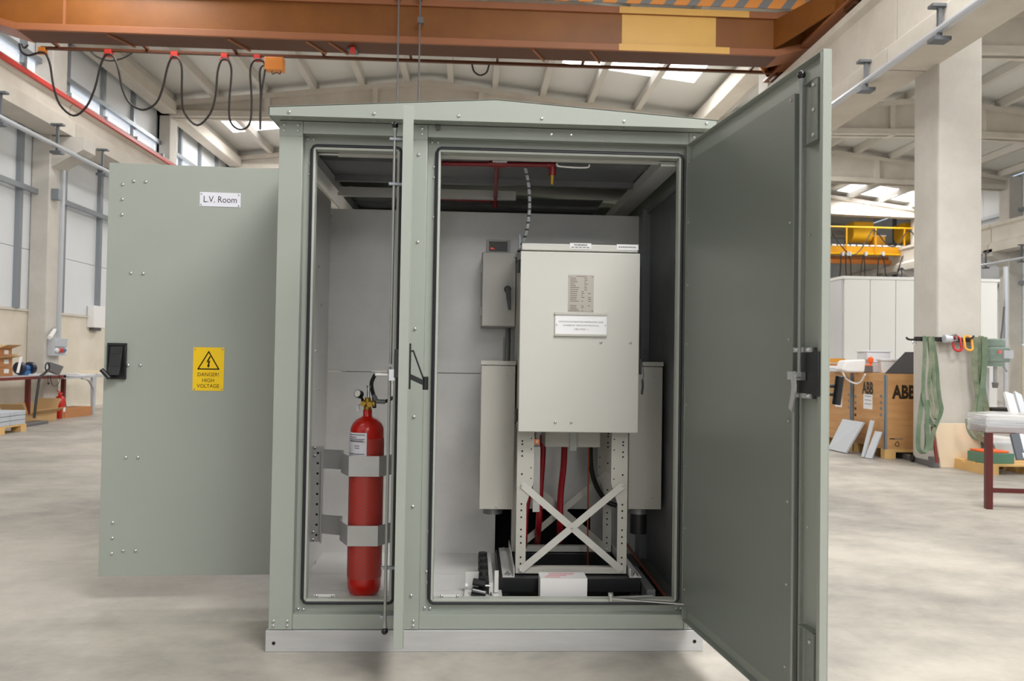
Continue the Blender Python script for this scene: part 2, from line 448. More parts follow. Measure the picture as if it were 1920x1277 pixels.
# end walls
m = MB().box(XL, XR2, YB, YB+0.2, 0, 8.6); wb = struct(m.build('wall_back', 'concrete_beam'))
for k in range(18):
    MB().box(XL+1.45*k+0.01, XL+1.45*k+1.44, YB-0.06, YB, 1.9, 7.0).build('panel', 'sheet_white', wb)
m = MB().box(XL, -4.2, YF-0.2, YF, 0, 8.6); m.box(3.2, XR2, YF-0.2, YF, 0, 8.6); m.box(-4.2, 3.2, YF-0.2, YF, 5.4, 8.6)
struct(m.build('wall_front', 'sheet_white'))
struct(MB().box(-4.2, 3.2, YF-0.12, YF-0.08, 0, 5.4).build('window_40', 'gate_glow'))  # glowing panel of the added gate, for frontal fill
# right wall of the neighbouring bay
m = MB().box(XR2, XR2+0.2, YF, YB, 0, 1.86); wr = struct(m.build('wall_right', 'concrete_dado'))
for k in range(12, 36):
    yy = -14+1.45*k
    for z0, z1 in ((1.9, 3.4), (3.4, 5.2), (5.2, 7.5)):
        MB().box(XR2+0.01, XR2+0.12, yy+0.006, yy+1.444, z0+0.005, z1-0.005).build('panel', 'sheet_white', wr)
    if k % 3 == 0: MB().box(XR2-0.08, XR2+0.01, yy-0.09, yy+0.09, 1.9, 7.4).build('post', 'galv_dark', wr)
m = MB().box(XR2+0.12, XR2+0.2, YF, 3.4, 1.86, 7.5); m.build('panel', 'sheet_white', wr)
for z in (3.9, 6.3):
    MB().box(XR2-0.14, XR2-0.08, 3, YB, z-0.05, z+0.05).build('girt', 'galv', wr)

# roof sheets, with openings closed by translucent sheets (the roof lights)
LA, LB = [(-20, 1.5), (-14.3, 1.5), (-9, 1.5), (-3.6, 1.5), (8.55, 1.4), (19.25, 1.5), (30.0, 1.5)], [(-20, 1.5), (-14.3, 1.5), (-9, 1.5), (-3.6, 1.5), (3.2, 1.5), (13.75, 1.7), (24.6, 1.5)]
LC = [(-14.3, 1.5), (-3.6, 1.5), (3.2, 1.5), (19.2, 1.6)]  # last opening added above the right-bay fill lamp
LD = [(-14.3, 1.5), (-3.6, 1.5), (8.55, 1.5), (26.4, 1.5)]
def slope(x0, x1, y0, y1, th, name, mt, parent=None):
    a = [(x0, y0, zroof(x0+1e-4)), (x1, y0, zroof(x1-1e-4)), (x1, y1, zroof(x1-1e-4)), (x0, y1, zroof(x0+1e-4))]
    return MB().prism(a, (0, 0, th)).build(name, mt, parent)
ce = None; nw = 60
for hx0, hx1, s0, s1, ROOF_LIGHTS in ((XL-0.01, XM, -7.1, -3.2, LA), (XM, XR, 1.9, 4.95, LB), (XR, XM2, 6.9, 9.5, LC), (XM2, XR2, 14.2, 17.2, LD)):
    ys = [YF]
    for yc, wd in ROOF_LIGHTS: ys += [yc-wd/2, yc+wd/2]
    ys.append(YB)
    for i in range(len(ys)-1):
        if i % 2 == 0: spans = [(hx0, hx1)]
        else: spans = [(hx0, s0), (s1, hx1)]
        for a, b in spans:
            o = slope(a, b, ys[i], ys[i+1], 0.08, 'roof_sheet' if ce else 'ceiling', 'roof_white', ce)
            if ce is None: ce = struct(o)
        if i % 2 == 1:
            nw += 1
            struct(slope(s0, s1, ys[i], ys[i+1], 0.03, 'window_%d' % nw, 'skylight'))
# purlins under the sheets, one per bay and line
for c, hw, xs in ((XM, 6.65, (0.55, 1.65, 2.85, 4.05, 5.25, 6.35)), (XM2, 6.15, (0.6, 1.8, 3.0, 4.2, 5.5))):
    for i in range(len(FR)-1):
        if FR[i] < -5: continue
        for s in (-1, 1):
            for d in xs:
                x = c+s*d; z = zroof(x)
                if s*d > 0 and c == XM and d > 6.3: continue
                MB().box(x-0.07, x+0.07, FR[i]+0.02, FR[i+1]-0.02, z-0.21, z-0.005).build('purlin', 'purlin', ce)

# columns
def column(name, x0, x1, yc, lab, grp, top=7.4, corbel=0, zc=5.0):
    t = thing(name, lab, 'column', ((x0+x1)/2, yc, 0), grp)
    m = MB().box(x0, x1, yc-0.25, yc+0.25, 0, top)
    m.build('shaft', 'concrete_column', t, bevel=0.02)
    if corbel:
        a, b = (x1, x1+0.55) if corbel > 0 else (x0, x0-0.55)
        MB().prism([(a, yc-0.22, zc-0.55), (a, yc-0.22, zc), (b, yc-0.22, zc), (b, yc-0.22, zc-0.22)], (0, 0.44, 0)).build('corbel', 'concrete_column', t)
    return t
for yc in FR:
    if yc < 0: continue
    if yc > 5:
        lab = {11.25: 'pale concrete wall column beside the grey socket box', 16.6: 'second wall column from the left, standing behind the hanging cable loops'}.get(yc, 'concrete wall column far down the left side of the hall')
        column('concrete_column', XL, -7.53, yc+0.05, lab, 'columns of the left wall' if yc > 17 else None, corbel=1, zc=4.98)
    if yc > 5:
        lab = {5.9: 'tall concrete column with green slings hanging on it', }.get(yc, 'concrete column of the middle row, behind the column with the slings')
        if yc < 6: column('concrete_column', 5.33, 5.86, 5.9, lab, None, top=8.0)
        else: column('concrete_column', 5.33, 5.86, yc, lab, 'columns of the middle row')
    if yc > 11: column('concrete_column', XR2-0.45, XR2, yc, 'concrete column along the far wall of the right-hand bay', 'columns of the far right wall', corbel=-1, zc=5.0)

# gable roof beams (concrete, I section with stiffeners)
def gable(x0, x1, xm, yc, lab, grp):
    t = thing('roof_beam', lab, 'beam', (xm, yc, 7.2), grp)
    zt = lambda x: zroof(x)-0.21
    e0, e1 = x0+0.001, x1-0.001
    pts = [(e0, 0, 6.98), (xm, 0, 7.10), (e1, 0, 6.98), (e1, 0, zt(e1)), (xm, 0, zt(xm)), (e0, 0, zt(e0))]
    MB().prism([(x, yc-0.07, z) for x, _, z in pts], (0, 0.14, 0)).build('web', 'concrete_beam', t)
    for k, (a, b) in enumerate((((e0, 6.98), (xm, 7.10)), ((xm, 7.10), (e1, 6.98)))):
        MB().prism([(a[0], yc-0.2, a[1]), (b[0], yc-0.2, b[1]), (b[0], yc-0.2, b[1]+0.14), (a[0], yc-0.2, a[1]+0.14)], (0, 0.4, 0)).build('flange', 'concrete_beam', t)
        MB().prism([(a[0], yc-0.2, zt(a[0]+(1e-3 if k == 0 else 0))-0.12), (b[0], yc-0.2, zt(b[0])-0.12), (b[0], yc-0.2, zt(b[0])), (a[0], yc-0.2, zt(a[0]))], (0, 0.4, 0)).build('flange', 'concrete_beam', t)
    n = 5
    for k in range(1, n):
        x = x0+(x1-x0)*k/n
        MB().box(x-0.07, x+0.07, yc-0.17, yc+0.17, 7.06, zt(x)-0.05).build('stiffener', 'concrete_beam', t)
for yc in FR:
    if yc < 5: continue
    lab = {11.25: 'concrete gable roof beam above the orange crane', 16.6: 'pitched concrete roof beam peaking right above the cabinet roof'}.get(yc, 'concrete gable beam deep in the left bay')
    gable(XL, 5.36, XM, yc, lab, 'far roof beams of the left bay' if yc > 17 or yc < 6 else None)
    lab = {5.9: 'nearest roof beam of the right bay, above the slings column', 11.25: 'second roof beam of the right bay, right of the slings column', 16.6: 'third roof beam of the right bay, crossing behind the slings column'}.get(yc, 'roof beam far down the right bay, above the yellow crane')
    gable(5.85, XR2-0.02, XM2, yc, lab, 'far roof beams of the right bay' if yc > 17 else None)

# eaves (gutter) beams and crane runway beams, one per bay
for i in range(4, len(FR)-1):
    y0, y1 = FR[i]+0.02, FR[i+1]-0.02
    first = {4: 'nearest ', 5: 'second '}.get(i, '')
    o = MB().box(XL+0.14, XL+0.5, y0+0.26, y1-0.26, 7.0, 7.3).build('eaves_beam', 'concrete_beam', loc=(XL, y0, 7.0), bevel=0.02)
    tag(o, (first+'concrete eaves beam along the top of the left wall') if first else 'far concrete eaves beam along the top of the left wall', 'beam', None if first else 'far eaves beams')
    o = MB().box(5.4, 5.8, y0+0.26, y1-0.26, 7.0, 7.35).build('eaves_beam', 'concrete_beam', loc=(5.4, y0, 7.0), bevel=0.02)
    tag(o, (first+'concrete valley beam on top of the middle column row') if first else 'far concrete valley beam on the middle column row', 'beam', None if first else 'far valley beams')
def runway(xc, y0, y1, lab, grp=None, zb=4.84, zt=5.845):
    sec = [(-.25, zb), (.25, zb), (.25, zb+.26), (.13, zb+.36), (.13, zt-.16), (.2, zt-.1), (.2, zt), (-.2, zt), (-.2, zt-.1), (-.13, zt-.16), (-.13, zb+.36), (-.25, zb+.26)]
    o = MB().prism([(xc+a, y0, z) for a, z in sec], (0, y1-y0, 0)).build('runway_beam', 'concrete_beam', loc=(xc, y0, zb))
    return tag(o, lab, 'beam', grp)
for i in range(3, len(FR)-1):
    y0, y1 = FR[i]+0.015, FR[i+1]-0.015
    lab = {4: 'concrete crane runway beam on the left, under the red conductor rail', 5: 'left crane runway beam behind the first wall column'}.get(i, 'crane runway beam further along the left wall')
    runway(-7.45, y0, y1, lab, 'far left runway beams' if i not in (4, 5) else None, zb=5.0, zt=5.72)
    lab = {3: 'concrete runway beam at top right, ending over the slings column', 4: 'concrete runway beam carrying the right end of the orange crane'}.get(i, 'crane runway beam further along the middle column row')
    runway(5.1, y0, y1, lab, 'far middle runway beams' if i not in (3, 4) else None, zb=4.68)
    if i >= 4:
        runway(6.15, y0, y1, 'runway beam on the far side of the middle columns', 'right bay near runway beams', zb=4.68) if i > 5 else None
        runway(XR2-0.75, y0, y1, 'crane runway beam along the far wall of the right bay', 'right bay far runway beams', zb=4.9)

# red conductor rail and the suspended steel tubes
t = thing('conductor_rail', 'long red conductor rail along the left runway beam', 'rail', (-7.22, 4, 5.66))
MB().box(-7.26, -7.2, 2.0, 22, 5.60, 5.67).build('rail', 'conductor_red', t)
for k in range(12): MB().box(-7.3, -7.2, 2.6+1.4*k, 2.66+1.4*k, 5.66, 5.75).build('clip', 'galv', t)
def tube_rail(x, z, y0, y1, lab, hx, hz, ys):
    t = thing('suspended_tube', lab, 'pipe', (x, y0, z))
    MB().cyl((x, y0, z), (x, y1, z), 0.04, 10).build('tube', 'galv_light', t)
    for yy in ys:
        m = MB().box(x-0.02+hx, x+0.02+hx, yy-0.02, yy+0.02, z-0.1, hz); m.box(x-0.1+hx, x+0.1+hx, yy-0.05, yy+0.05, hz-0.03, hz)
        m.box(x-0.09+hx, x+0.09+hx, yy-0.07, yy+0.07, z-0.13, z-0.09)
        m.build('hanger', 'galv_dark', t)
tube_rail(-7.1, 4.64, 3, 26, 'galvanised tube hung along the left runway beam', 0.0, 5.02, [7.2+1.62*k for k in range(10)])
tube_rail(4.80, 4.68, 1.5, 26, 'galvanised tube hung along the right runway beam', 0.0, 4.94, [3.2+1.55*k for k in range(12)])
tube_rail(XR2-1.1, 4.5, 8, 34, 'galvanised tube hung along the far runway beam of the right bay', 0.0, 4.92, [10+1.7*k for k in range(12)])
# ================================================================== THE CABINET
G, GI = 'paint_green', 'paint_inner_shaded'
cab = thing('equipment_cabinet', 'large grey-green metal kiosk with open doors and a shallow pitched roof', 'cabinet', (0.07, 0.8, 0))
CXL, CXR, CYB = -0.797, 0.945, 1.66
ZB, ZS, ZH, ZT = 0.086, 0.1447, 2.071, 2.121
MB().box(CXL-0.008, CXR+0.005, -0.008, CYB, 0.0, ZB-0.002).build('base_frame', 'aluminium', cab, bevel=0.002)
m = MB().cyl((CXL+0.025, -0.0085, 0.035), (CXL+0.025, -0.0095, 0.035), 0.007, 12); m.cyl((CXR-0.03, -0.0085, 0.04), (CXR-0.03, -0.0095, 0.04), 0.007, 12)
m.build('bolt_hole', 'black_dark', cab)
XPL, XC0, XC1, XPR = -0.703, -0.287, -0.202, 0.872
MB().box(CXL, XPL, 0.0, 0.05, ZB, ZT).build('corner_post', G, cab, bevel=0.002)
MB().box(XPR, CXR, 0.0, 0.05, ZB, ZT).build('corner_post', G, cab, bevel=0.002)
MB().box(XC0, XC1, 0.0, 0.05, ZB, ZT).build('center_post', G, cab, bevel=0.002)
for a, b in ((XPL, XC0), (XC1, XPR)):
    MB().box(a, b, 0.002, 0.05, ZH, ZT).build('header_beam', G, cab, bevel=0.0015)
    MB().box(a, b, 0.002, 0.05, ZB, ZS).build('sill_beam', G, cab, bevel=0.0015)
# gusset plates at the joints
for a, b in ((CXL+0.002, XPL-0.002), (XC0+0.002, XC1-0.002), (XPR+0.002, CXR-0.002)):
    MB().box(a, b, -0.0015, 0.0, ZB+0.001, ZB+0.048).build('gusset', G, cab)
    MB().box(a, b, -0.0015, 0.0, ZT-0.062, ZT-0.002).build('gusset', G, cab)
# recessed surrounds with seals; each opening has an inner lip
def surround(x0, x1, z0, z1, ox0, ox1, oz0, oz1):
    yr = 0.045
    m = MB()
    m.box(x0, ox0, yr, yr+0.02, z0, z1); m.box(ox1, x1, yr, yr+0.02, z0, z1)
    m.box(ox0, ox1, yr, yr+0.02, oz1, z1); m.box(ox0, ox1, yr, yr+0.02, z0, oz0)
    m.build('door_surround', G, cab)
    m = MB(); li = 0.011; y0 = 0.03
    m.box(ox0, ox0+li, y0, yr+0.03, oz0, oz1); m.box(ox1-li, ox1, y0, yr+0.03, oz0, oz1)
    m.box(ox0+li, ox1-li, y0, yr+0.03, oz1-li, oz1); m.box(ox0+li, ox1-li, y0, yr+0.03, oz0, oz0+li)
    m.build('opening_lip', 'lip_light', cab, bevel=0.002)
    c = 0.012; q = 0.004
    P = [(ox0-q, oz0+c), (ox0-q, oz1-c), (ox0+c*.3, oz1+q-c*.3), (ox0+c, oz1+q), (ox1-c, oz1+q), (ox1-c*.3, oz1+q-c*.3), (ox1+q, oz1-c), (ox1+q, oz0+c), (ox1-c*.3, oz0-q+c*.3), (ox1-c, oz0-q), (ox0+c, oz0-q), (ox0+c*.3, oz0-q+c*.3)]
    MB().tube([(x, 0.036, z) for x, z in P], 0.0085, 8, closed=True).build('door_seal', 'rubber', cab)
surround(XPL, XC0, ZS, ZH, -0.668, -0.315, 0.186, 2.026)
surround(XC1, XPR, ZS, ZH, -0.160, 0.850, 0.186, 2.030)
# small cover plates by the corners of the openings
m = MB()
for x in (-0.63, -0.125): m.box(x, x+0.085, 0.052, 0.054, 0.199, 0.21)
m.build('cover_plate', 'zinc', cab)

# roof: fascia, sheet, soffit
FX0, FX1, FZ0, FZ1, FZP, FY0, FY1 = -0.826, 0.972, 2.121, 2.157, 2.214, -0.062, 1.72
fxm = (FX0+FX1)/2
gab = [(FX0, FZ0), (FX1, FZ0), (FX1, FZ1), (fxm, FZP), (FX0, FZ1)]
for y in (FY0, FY1): MB().prism([(x, y, z) for x, z in gab], (0, 0.004, 0)).build('roof_fascia', G, cab, bevel=0.0012)
m = MB()
for (a, za), (b, zb) in (((FX0, FZ1), (fxm, FZP)), ((fxm, FZP), (FX1, FZ1))):
    m.prism([(a, FY0, za-0.004), (b, FY0, zb-0.004), (b, FY0, zb), (a, FY0, za)], (0, FY1-FY0, 0))
m.box(FX0, FX0+0.004, FY0, FY1, FZ0, FZ1-0.002); m.box(FX1-0.004, FX1, FY0, FY1, FZ0, FZ1-0.002)
m.build('roof_sheet', G, cab)
m = MB().box(FX0+0.004, FX1-0.004, FY0+0.004, 0.0, FZ0+0.001, FZ0+0.004); m.box(FX0+0.004, CXL, 0.0, FY1, FZ0+0.001, FZ0+0.004); m.box(CXR, FX1-0.004, 0, FY1, FZ0+0.001, FZ0+0.004)
m.build('soffit', G, cab)

# outer walls; the left one has the doorway of the rear room
LY0, LY1 = 0.60, 1.60
for y0, y1, z0, z1 in ((0.05, LY0, ZB, ZT), (LY1, CYB, ZB, ZT), (LY0, LY1, ZB, 0.16), (LY0, LY1, 2.03, ZT)):
    MB().box(CXL, CXL+0.03, y0, y1, z0, z1).build('side_wall', G, cab)
MB().box(CXR-0.03, CXR, 0.05, CYB, ZB, ZT).build('side_wall', G, cab)
MB().box(CXL, CXR, CYB-0.02, CYB, ZB, ZT).build('rear_wall', G, cab)
# inner sheets
BY = 0.90
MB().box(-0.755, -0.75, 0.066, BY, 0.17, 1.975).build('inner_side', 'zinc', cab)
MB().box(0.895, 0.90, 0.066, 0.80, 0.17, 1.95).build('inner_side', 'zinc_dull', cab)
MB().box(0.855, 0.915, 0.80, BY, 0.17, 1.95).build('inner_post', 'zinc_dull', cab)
HX0, HX1, HZ1 = 0.125, 0.62, 0.40
m = MB().box(-0.75, HX0, BY, BY+0.004, 0.17, 1.094); m.box(HX1, 0.9, BY, BY+0.004, 0.17, 1.094); m.box(HX0, HX1, BY, BY+0.004, HZ1, 1.094)
m.build('back_panel', 'zinc', cab)
MB().box(-0.75, 0.9, BY, BY+0.004, 1.098, 1.935).build('back_panel', 'zinc', cab)
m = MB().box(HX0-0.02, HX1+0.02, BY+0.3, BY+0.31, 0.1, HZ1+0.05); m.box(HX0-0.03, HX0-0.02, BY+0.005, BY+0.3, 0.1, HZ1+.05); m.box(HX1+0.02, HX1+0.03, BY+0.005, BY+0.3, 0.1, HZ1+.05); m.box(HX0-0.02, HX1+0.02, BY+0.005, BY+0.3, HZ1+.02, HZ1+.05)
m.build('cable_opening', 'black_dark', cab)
# floor plates, the pit under the switchgear is dark
MB().box(-0.75, 0.125, 0.067, 0.236, 0.166, 0.170).build('floor_plate', 'zinc', cab)
MB().box(-0.75, 0.125, 0.240, 0.505, 0.166, 0.170).build('floor_plate', 'zinc', cab)
MB().box(-0.75, 0.125, 0.509, BY, 0.166, 0.170).build('floor_plate', 'zinc', cab)
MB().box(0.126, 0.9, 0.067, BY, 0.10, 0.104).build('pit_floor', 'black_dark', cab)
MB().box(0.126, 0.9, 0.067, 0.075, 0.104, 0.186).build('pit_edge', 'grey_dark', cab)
# under the roof: trays, ribs and rails
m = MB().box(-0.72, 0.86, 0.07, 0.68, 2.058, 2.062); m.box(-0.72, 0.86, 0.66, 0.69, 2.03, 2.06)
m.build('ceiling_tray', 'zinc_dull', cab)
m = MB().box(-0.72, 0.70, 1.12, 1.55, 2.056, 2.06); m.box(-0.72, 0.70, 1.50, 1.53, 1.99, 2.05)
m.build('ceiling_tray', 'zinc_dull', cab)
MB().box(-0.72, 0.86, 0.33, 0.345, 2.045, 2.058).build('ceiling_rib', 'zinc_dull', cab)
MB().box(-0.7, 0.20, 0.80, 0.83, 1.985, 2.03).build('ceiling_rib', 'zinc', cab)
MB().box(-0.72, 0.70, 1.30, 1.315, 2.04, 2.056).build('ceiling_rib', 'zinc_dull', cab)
MB().box(0.775, 0.86, 0.085, 1.62, 2.0, 2.05).build('roof_rail', 'zinc', cab)
MB().box(-0.76, -0.69, 0.085, 1.62, 2.0, 2.05).build('roof_rail', 'zinc', cab)
MB().box(0.875, 0.915, 0.07, 1.62, 1.93, 1.96).build('roof_rail', 'zinc_dull', cab)
# grey tube behind each header, on a dark spindle
def header_tube(x0, x1, z, s0, s1):
    o = MB().cyl((x0, 0.085, z), (x1, 0.085, z), 0.012, 14).build('header_tube', 'tube_grey', cab)
    MB().cyl((s0, 0.085, z), (s1, 0.085, z), 0.007, 10).build('spindle', 'steel_bright', o)
header_tube(-0.575, -0.32, 2.012, -0.655, -0.575)
header_tube(-0.155, 0.765, 2.016, 0.765, 0.842)
m = MB().box(0.065, 0.125, 0.095, 0.12, 2.0, 2.04); m.box(0.02, 0.165, 0.098, 0.104, 2.008, 2.022)
m.build('tube_bracket', 'steel_bright', cab)
m = MB().tube(smooth([(0.335, 0.1, 2.003), (0.35, 0.1, 1.99), (0.46, 0.1, 1.988), (0.475, 0.1, 2.002)], 4), 0.0035, 6)
m.build('cable_loop', 'white_card', cab)

# stamped part number on the back panel
m = MB()
b0, b1 = at(655, 352, BY-0.001), at(688, 361, BY-0.001)
m.obox(b0-V((0, 0, 0.012)), b1-b0, V((0, -0.0004, 0)), V((0, 0, 0.024)), 0)
m.text('4788', 0.032, (b0+b1)/2+V((0, -0.002, 0)), (b1-b0), (0, 0, 1), 1, bold=0.01, sx=1.1)
m.build('stamp', ['grey_box', 'ink'], cab)

# screw heads
m = MB(); N = (0, -1, 0)
for x in (CXL+0.02, CXL+0.075, XC0+0.02, XC1-0.022, XPR+0.02):
    for z in (ZB+0.015, ZB+0.034, ZT-0.018, ZT-0.04): m.screw((x, -0.0015, z), N)
for px, py in ((542, 210), (701, 213), (860, 217), (1016, 222), (1170, 227), (1325, 231)): m.screw(at(px, py, FY0), N)
for px, py in ((544, 222.5), (703, 227), (860, 230), (1014, 234), (1168, 239)):
    p = at(px, py, -0.04); m.screw((p.x, -0.035, FZ0+0.001), (0, 0, -1))
for px, py in ((784.5, 290), (783, 454), (778, 617), (776, 782), (774, 950), (771, 1117), (1034, 252), (1071, 253)): m.screw(at(px, py, 0), N)
m.build('post_screws', 'steel_bright', cab, kind='stuff')
m = MB()
for px, py in ((577, 261), (588, 261), (810, 267), (821, 267), (581, 307), (580, 327), (814, 313), (814, 333), (1288, 1117), (813, 407), (559, 1142), (569, 1143), (796, 1140), (806, 1141), (800, 1072), (801, 1092), (803, 997), (807, 850), (1268, 1141), (1277, 1141)): m.screw(at(px, py, 0.045), N)
for x0 in (-0.62, -0.115):
    for dx in (0, 0.065): m.screw((x0+dx, 0.052, 0.204), N)
m.build('surround_screws', 'steel_bright', cab, kind='stuff')
m = MB()
for px, py in ((597, 500), (597, 730), (593, 893), (590, 1055), (592, 658), (620, 405), (602, 572)): m.screw(atx(px, py, -0.75), (1, 0, 0), 0.007)
for px, py in ((860, 930), (858, 1090)): pass
m.build('panel_screws', 'steel_bright', cab, kind='stuff')
m = MB().cyl(at(821, 240, 0.0), at(821, 240, 0)+V((0, -0.012, 0)), 0.011, 14); m.build('door_stop', 'grey_dark', cab, bevel=0.002)

# ------------------------------------------------------------------ doors: a local frame along each leaf
class Leaf:      # s along the leaf from its hinge, t from the outer skin towards the room side, z up
    def __init__(s, hinge, free, inner):
        s.o = V((hinge[0], hinge[1], 0)); f = V((free[0], free[1], 0)); s.w = (f-s.o).length; s.e = (f-s.o).normalized()
        n = V((0, 0, 1)).cross(s.e); s.n = n if n.dot(V(inner)) > 0 else -n
    def P(s, a, t, z): return s.o+s.e*a+s.n*t+V((0, 0, z))
    def box(s, m, a0, a1, t0, t1, z0, z1, k=0): return m.obox(s.P(a0, t0, z0), s.e*(a1-a0), s.n*(t1-t0), V((0, 0, z1-z0)), k)
    def pix(s, px, py, t):
        p = atp(px, py, s.P(0, t, 0), s.n); d = p-s.P(0, t, 0); return d.dot(s.e), p.z
TH = 0.034
def tray(lf, z0, z1, th, name, label):
    m = MB()
    lf.box(m, 0, lf.w, 0, 0.003, z0, z1)
    lf.box(m, lf.w-0.003, lf.w, 0.003, th, z0, z1); lf.box(m, 0, 0.003, 0.003, th, z0, z1)
    lf.box(m, 0.003, lf.w-0.003, 0.003, th, z1-0.003, z1); lf.box(m, 0.003, lf.w-0.003, 0.003, th, z0, z0+0.003)
    lf.box(m, lf.w-0.018, lf.w-0.003, th-0.003, th, z0+0.003, z1-0.003)
    return m.build(name, G, cab, bevel=0.001, label=label)

# --- right door, opened past a right angle, inner side seen
DZ0, DZ1 = 0.125, 2.069
n_in = (-1, -0.11, 0)
R = Leaf((0.888, 0.0), (0.9994, -1.0270), n_in)
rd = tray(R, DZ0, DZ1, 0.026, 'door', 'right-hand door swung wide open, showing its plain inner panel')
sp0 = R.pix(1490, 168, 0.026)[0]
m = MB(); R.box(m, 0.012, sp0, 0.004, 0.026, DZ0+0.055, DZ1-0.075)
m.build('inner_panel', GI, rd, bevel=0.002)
m = MB(); R.box(m, sp0+0.028, sp0+0.034, 0.003, 0.016, DZ0+0.01, DZ1-0.02); R.box(m, sp0+0.034, R.w-0.02, 0.003, 0.006, DZ0+0.01, DZ1-0.02)
m.build('edge_channel', G, rd)
def rod(lf, par, s_, t_, z0, z1, top, mt='rod_steel'):
    m = MB().cyl(lf.P(s_, t_, z0), lf.P(s_, t_, z1), 0.0055, 10)
    e = z1 if top else z0; d = -0.03 if top else 0.03
    m.cyl(lf.P(s_, t_, e+d), lf.P(s_, t_, e), 0.0055, 10, r2=0.009)
    o = m.build('lock_rod', mt, par)
    q = e+(0.012 if top else -0.012)
    MB().ball(lf.P(s_, t_, q), 0.0125, 14).build('rod_roller', 'black_gloss', par)
    return o
rs, rt = R.pix(1499, 640, 0.045)[0], 0.045
z_lock = R.pix(1500, 705, 0.04)[1]
rod(R, rd, rs, rt, z_lock, R.pix(1500, 150, rt)[1], True)
rod(R, rd, rs-0.03, rt, DZ0-0.03, z_lock-0.01, False)
def shroud(z0, z1):    # channel-shaped guide behind the rod, screwed to the leaf
    m = MB(); a0, a1 = rs-0.02, R.pix(1532, 200, 0.03)[0]
    R.box(m, a0, a1, 0.008, 0.011, z0, z1); R.box(m, a1-0.03, a1, 0.030, 0.032, z0, z1)
    R.box(m, a0, a1, 0.011, 0.033, z1-0.002, z1); R.box(m, a0, a1, 0.011, 0.033, z0, z0+0.002); R.box(m, a1-0.002, a1, 0.011, 0.030, z0, z1)
    m.build('rod_guide', GI, rd)
    m = MB()
    for f in (0.1, 0.5, 0.9): m.screw(R.P(a1-0.014, 0.032, z0+(z1-z0)*f), R.n)
    m.screw(R.P(a0+(a1-a0)*.45, 0.011, z0+(z1-z0)*.92), R.n)
    m.build('guide_screws', 'steel_bright', rd, kind='stuff')
shroud(R.pix(1500, 278, 0.03)[1], R.pix(1500, 165, 0.03)[1])
shroud(DZ0+0.01, R.pix(1500, 1172, 0.03)[1])
m = MB(); zl0, zl1 = R.pix(1515, 742, 0.03)[1], R.pix(1515, 658, 0.03)[1]
la0, la1 = R.pix(1497, 700, 0.03)[0], R.w-0.004
R.box(m, la0+0.01, la1, 0.003, 0.034, zl0, zl1)
lb = m.build('lock_case', 'black_plastic', rd, bevel=0.002)
for z in (zl0-0.008, zl1-0.004):
    m = MB(); R.box(m, la0-0.02, la1-0.03, 0.02, 0.036, z, z+0.014); m.screw(R.P(la0, 0.036, z+0.007), R.n); m.screw(R.P(la1-0.05, 0.036, z+0.007), R.n)
    m.build('lock_plate', 'chrome', rd)
zc = z_lock
m = MB()
m.cyl(R.P(rs-0.015, 0.036, zc), R.P(rs-0.015, 0.06, zc), 0.012, 10)
R.box(m, rs-0.06, rs+0.02, 0.036, 0.05, zc-0.012, zc+0.012)
m.strap([R.P(rs-0.005, 0.062, zc+0.01), R.P(rs+0.01, 0.066, zc-0.03), R.P(rs+0.002, 0.064, zc-0.06), R.P(rs-0.018, 0.06, zc-0.10)], R.e, 0.02, 0.006)
m.build('lock_cam', 'chrome', rd)
m = MB()
for px, py in ((1492, 183), (1489, 415), (1485, 636), (1482, 790), (1480, 942), (1475, 1096), (1472, 1250), (1290, 305), (1289, 418), (1287, 535), (1288, 645), (1286, 760), (1284, 874), (1284, 990), (1282, 1104)):
    s_, z_ = R.pix(px, py, 0.026); m.screw(R.P(min(max(s_, 0.03), sp0-0.02), 0.026, z_), R.n, 0.005)
for px, py in ((1509, 444), (1505, 984)):
    s_, z_ = R.pix(px, py, 0.006); m.screw(R.P(sp0+0.06, 0.006, z_), R.n, 0.005)
m.build('panel_screws', 'steel_bright', rd, kind='stuff')
# outside handle of the right door (a lever on two pins, seen past the edge)
hp = at(1572, 732, -0.93); s_h = R.w-0.09
m = MB()
for z in (hp.z+0.012, hp.z-0.012): m.cyl(R.P(s_h, 0, z), R.P(s_h, -0.075, z), 0.005, 8)
m.cyl(R.P(s_h, -0.075, hp.z-0.042), R.P(s_h+.006, -0.083, hp.z+0.042), 0.0125, 14)
R.box(m, s_h-0.04, s_h+0.04, -0.006, 0, hp.z-0.08, hp.z+0.12)
m.build('handle', 'black_plastic', rd, bevel=0.0015)
# stay arm between sill and door
m = MB(); p0, p1 = at(1145, 1122, 0.02), at(1288, 1133, -0.02)
m.bar(p0, p1, 0.012, 0.005); m.cyl(p0-V((0, 0, .012)), p0+V((0, 0, .02)), 0.006, 8); m.cyl(p0+V((0, 0, .010)), p0+V((0, 0, .022)), 0.011, 6); m.cyl(p1-V((0, 0, .008)), p1+V((0, 0, .02)), 0.004, 8)
m.bar(p0+V((0, .012, 0)), p0+V((0.18, .03, 0.004)), 0.01, 0.004)
m.build('stay_arm', 'steel_bright', rd)

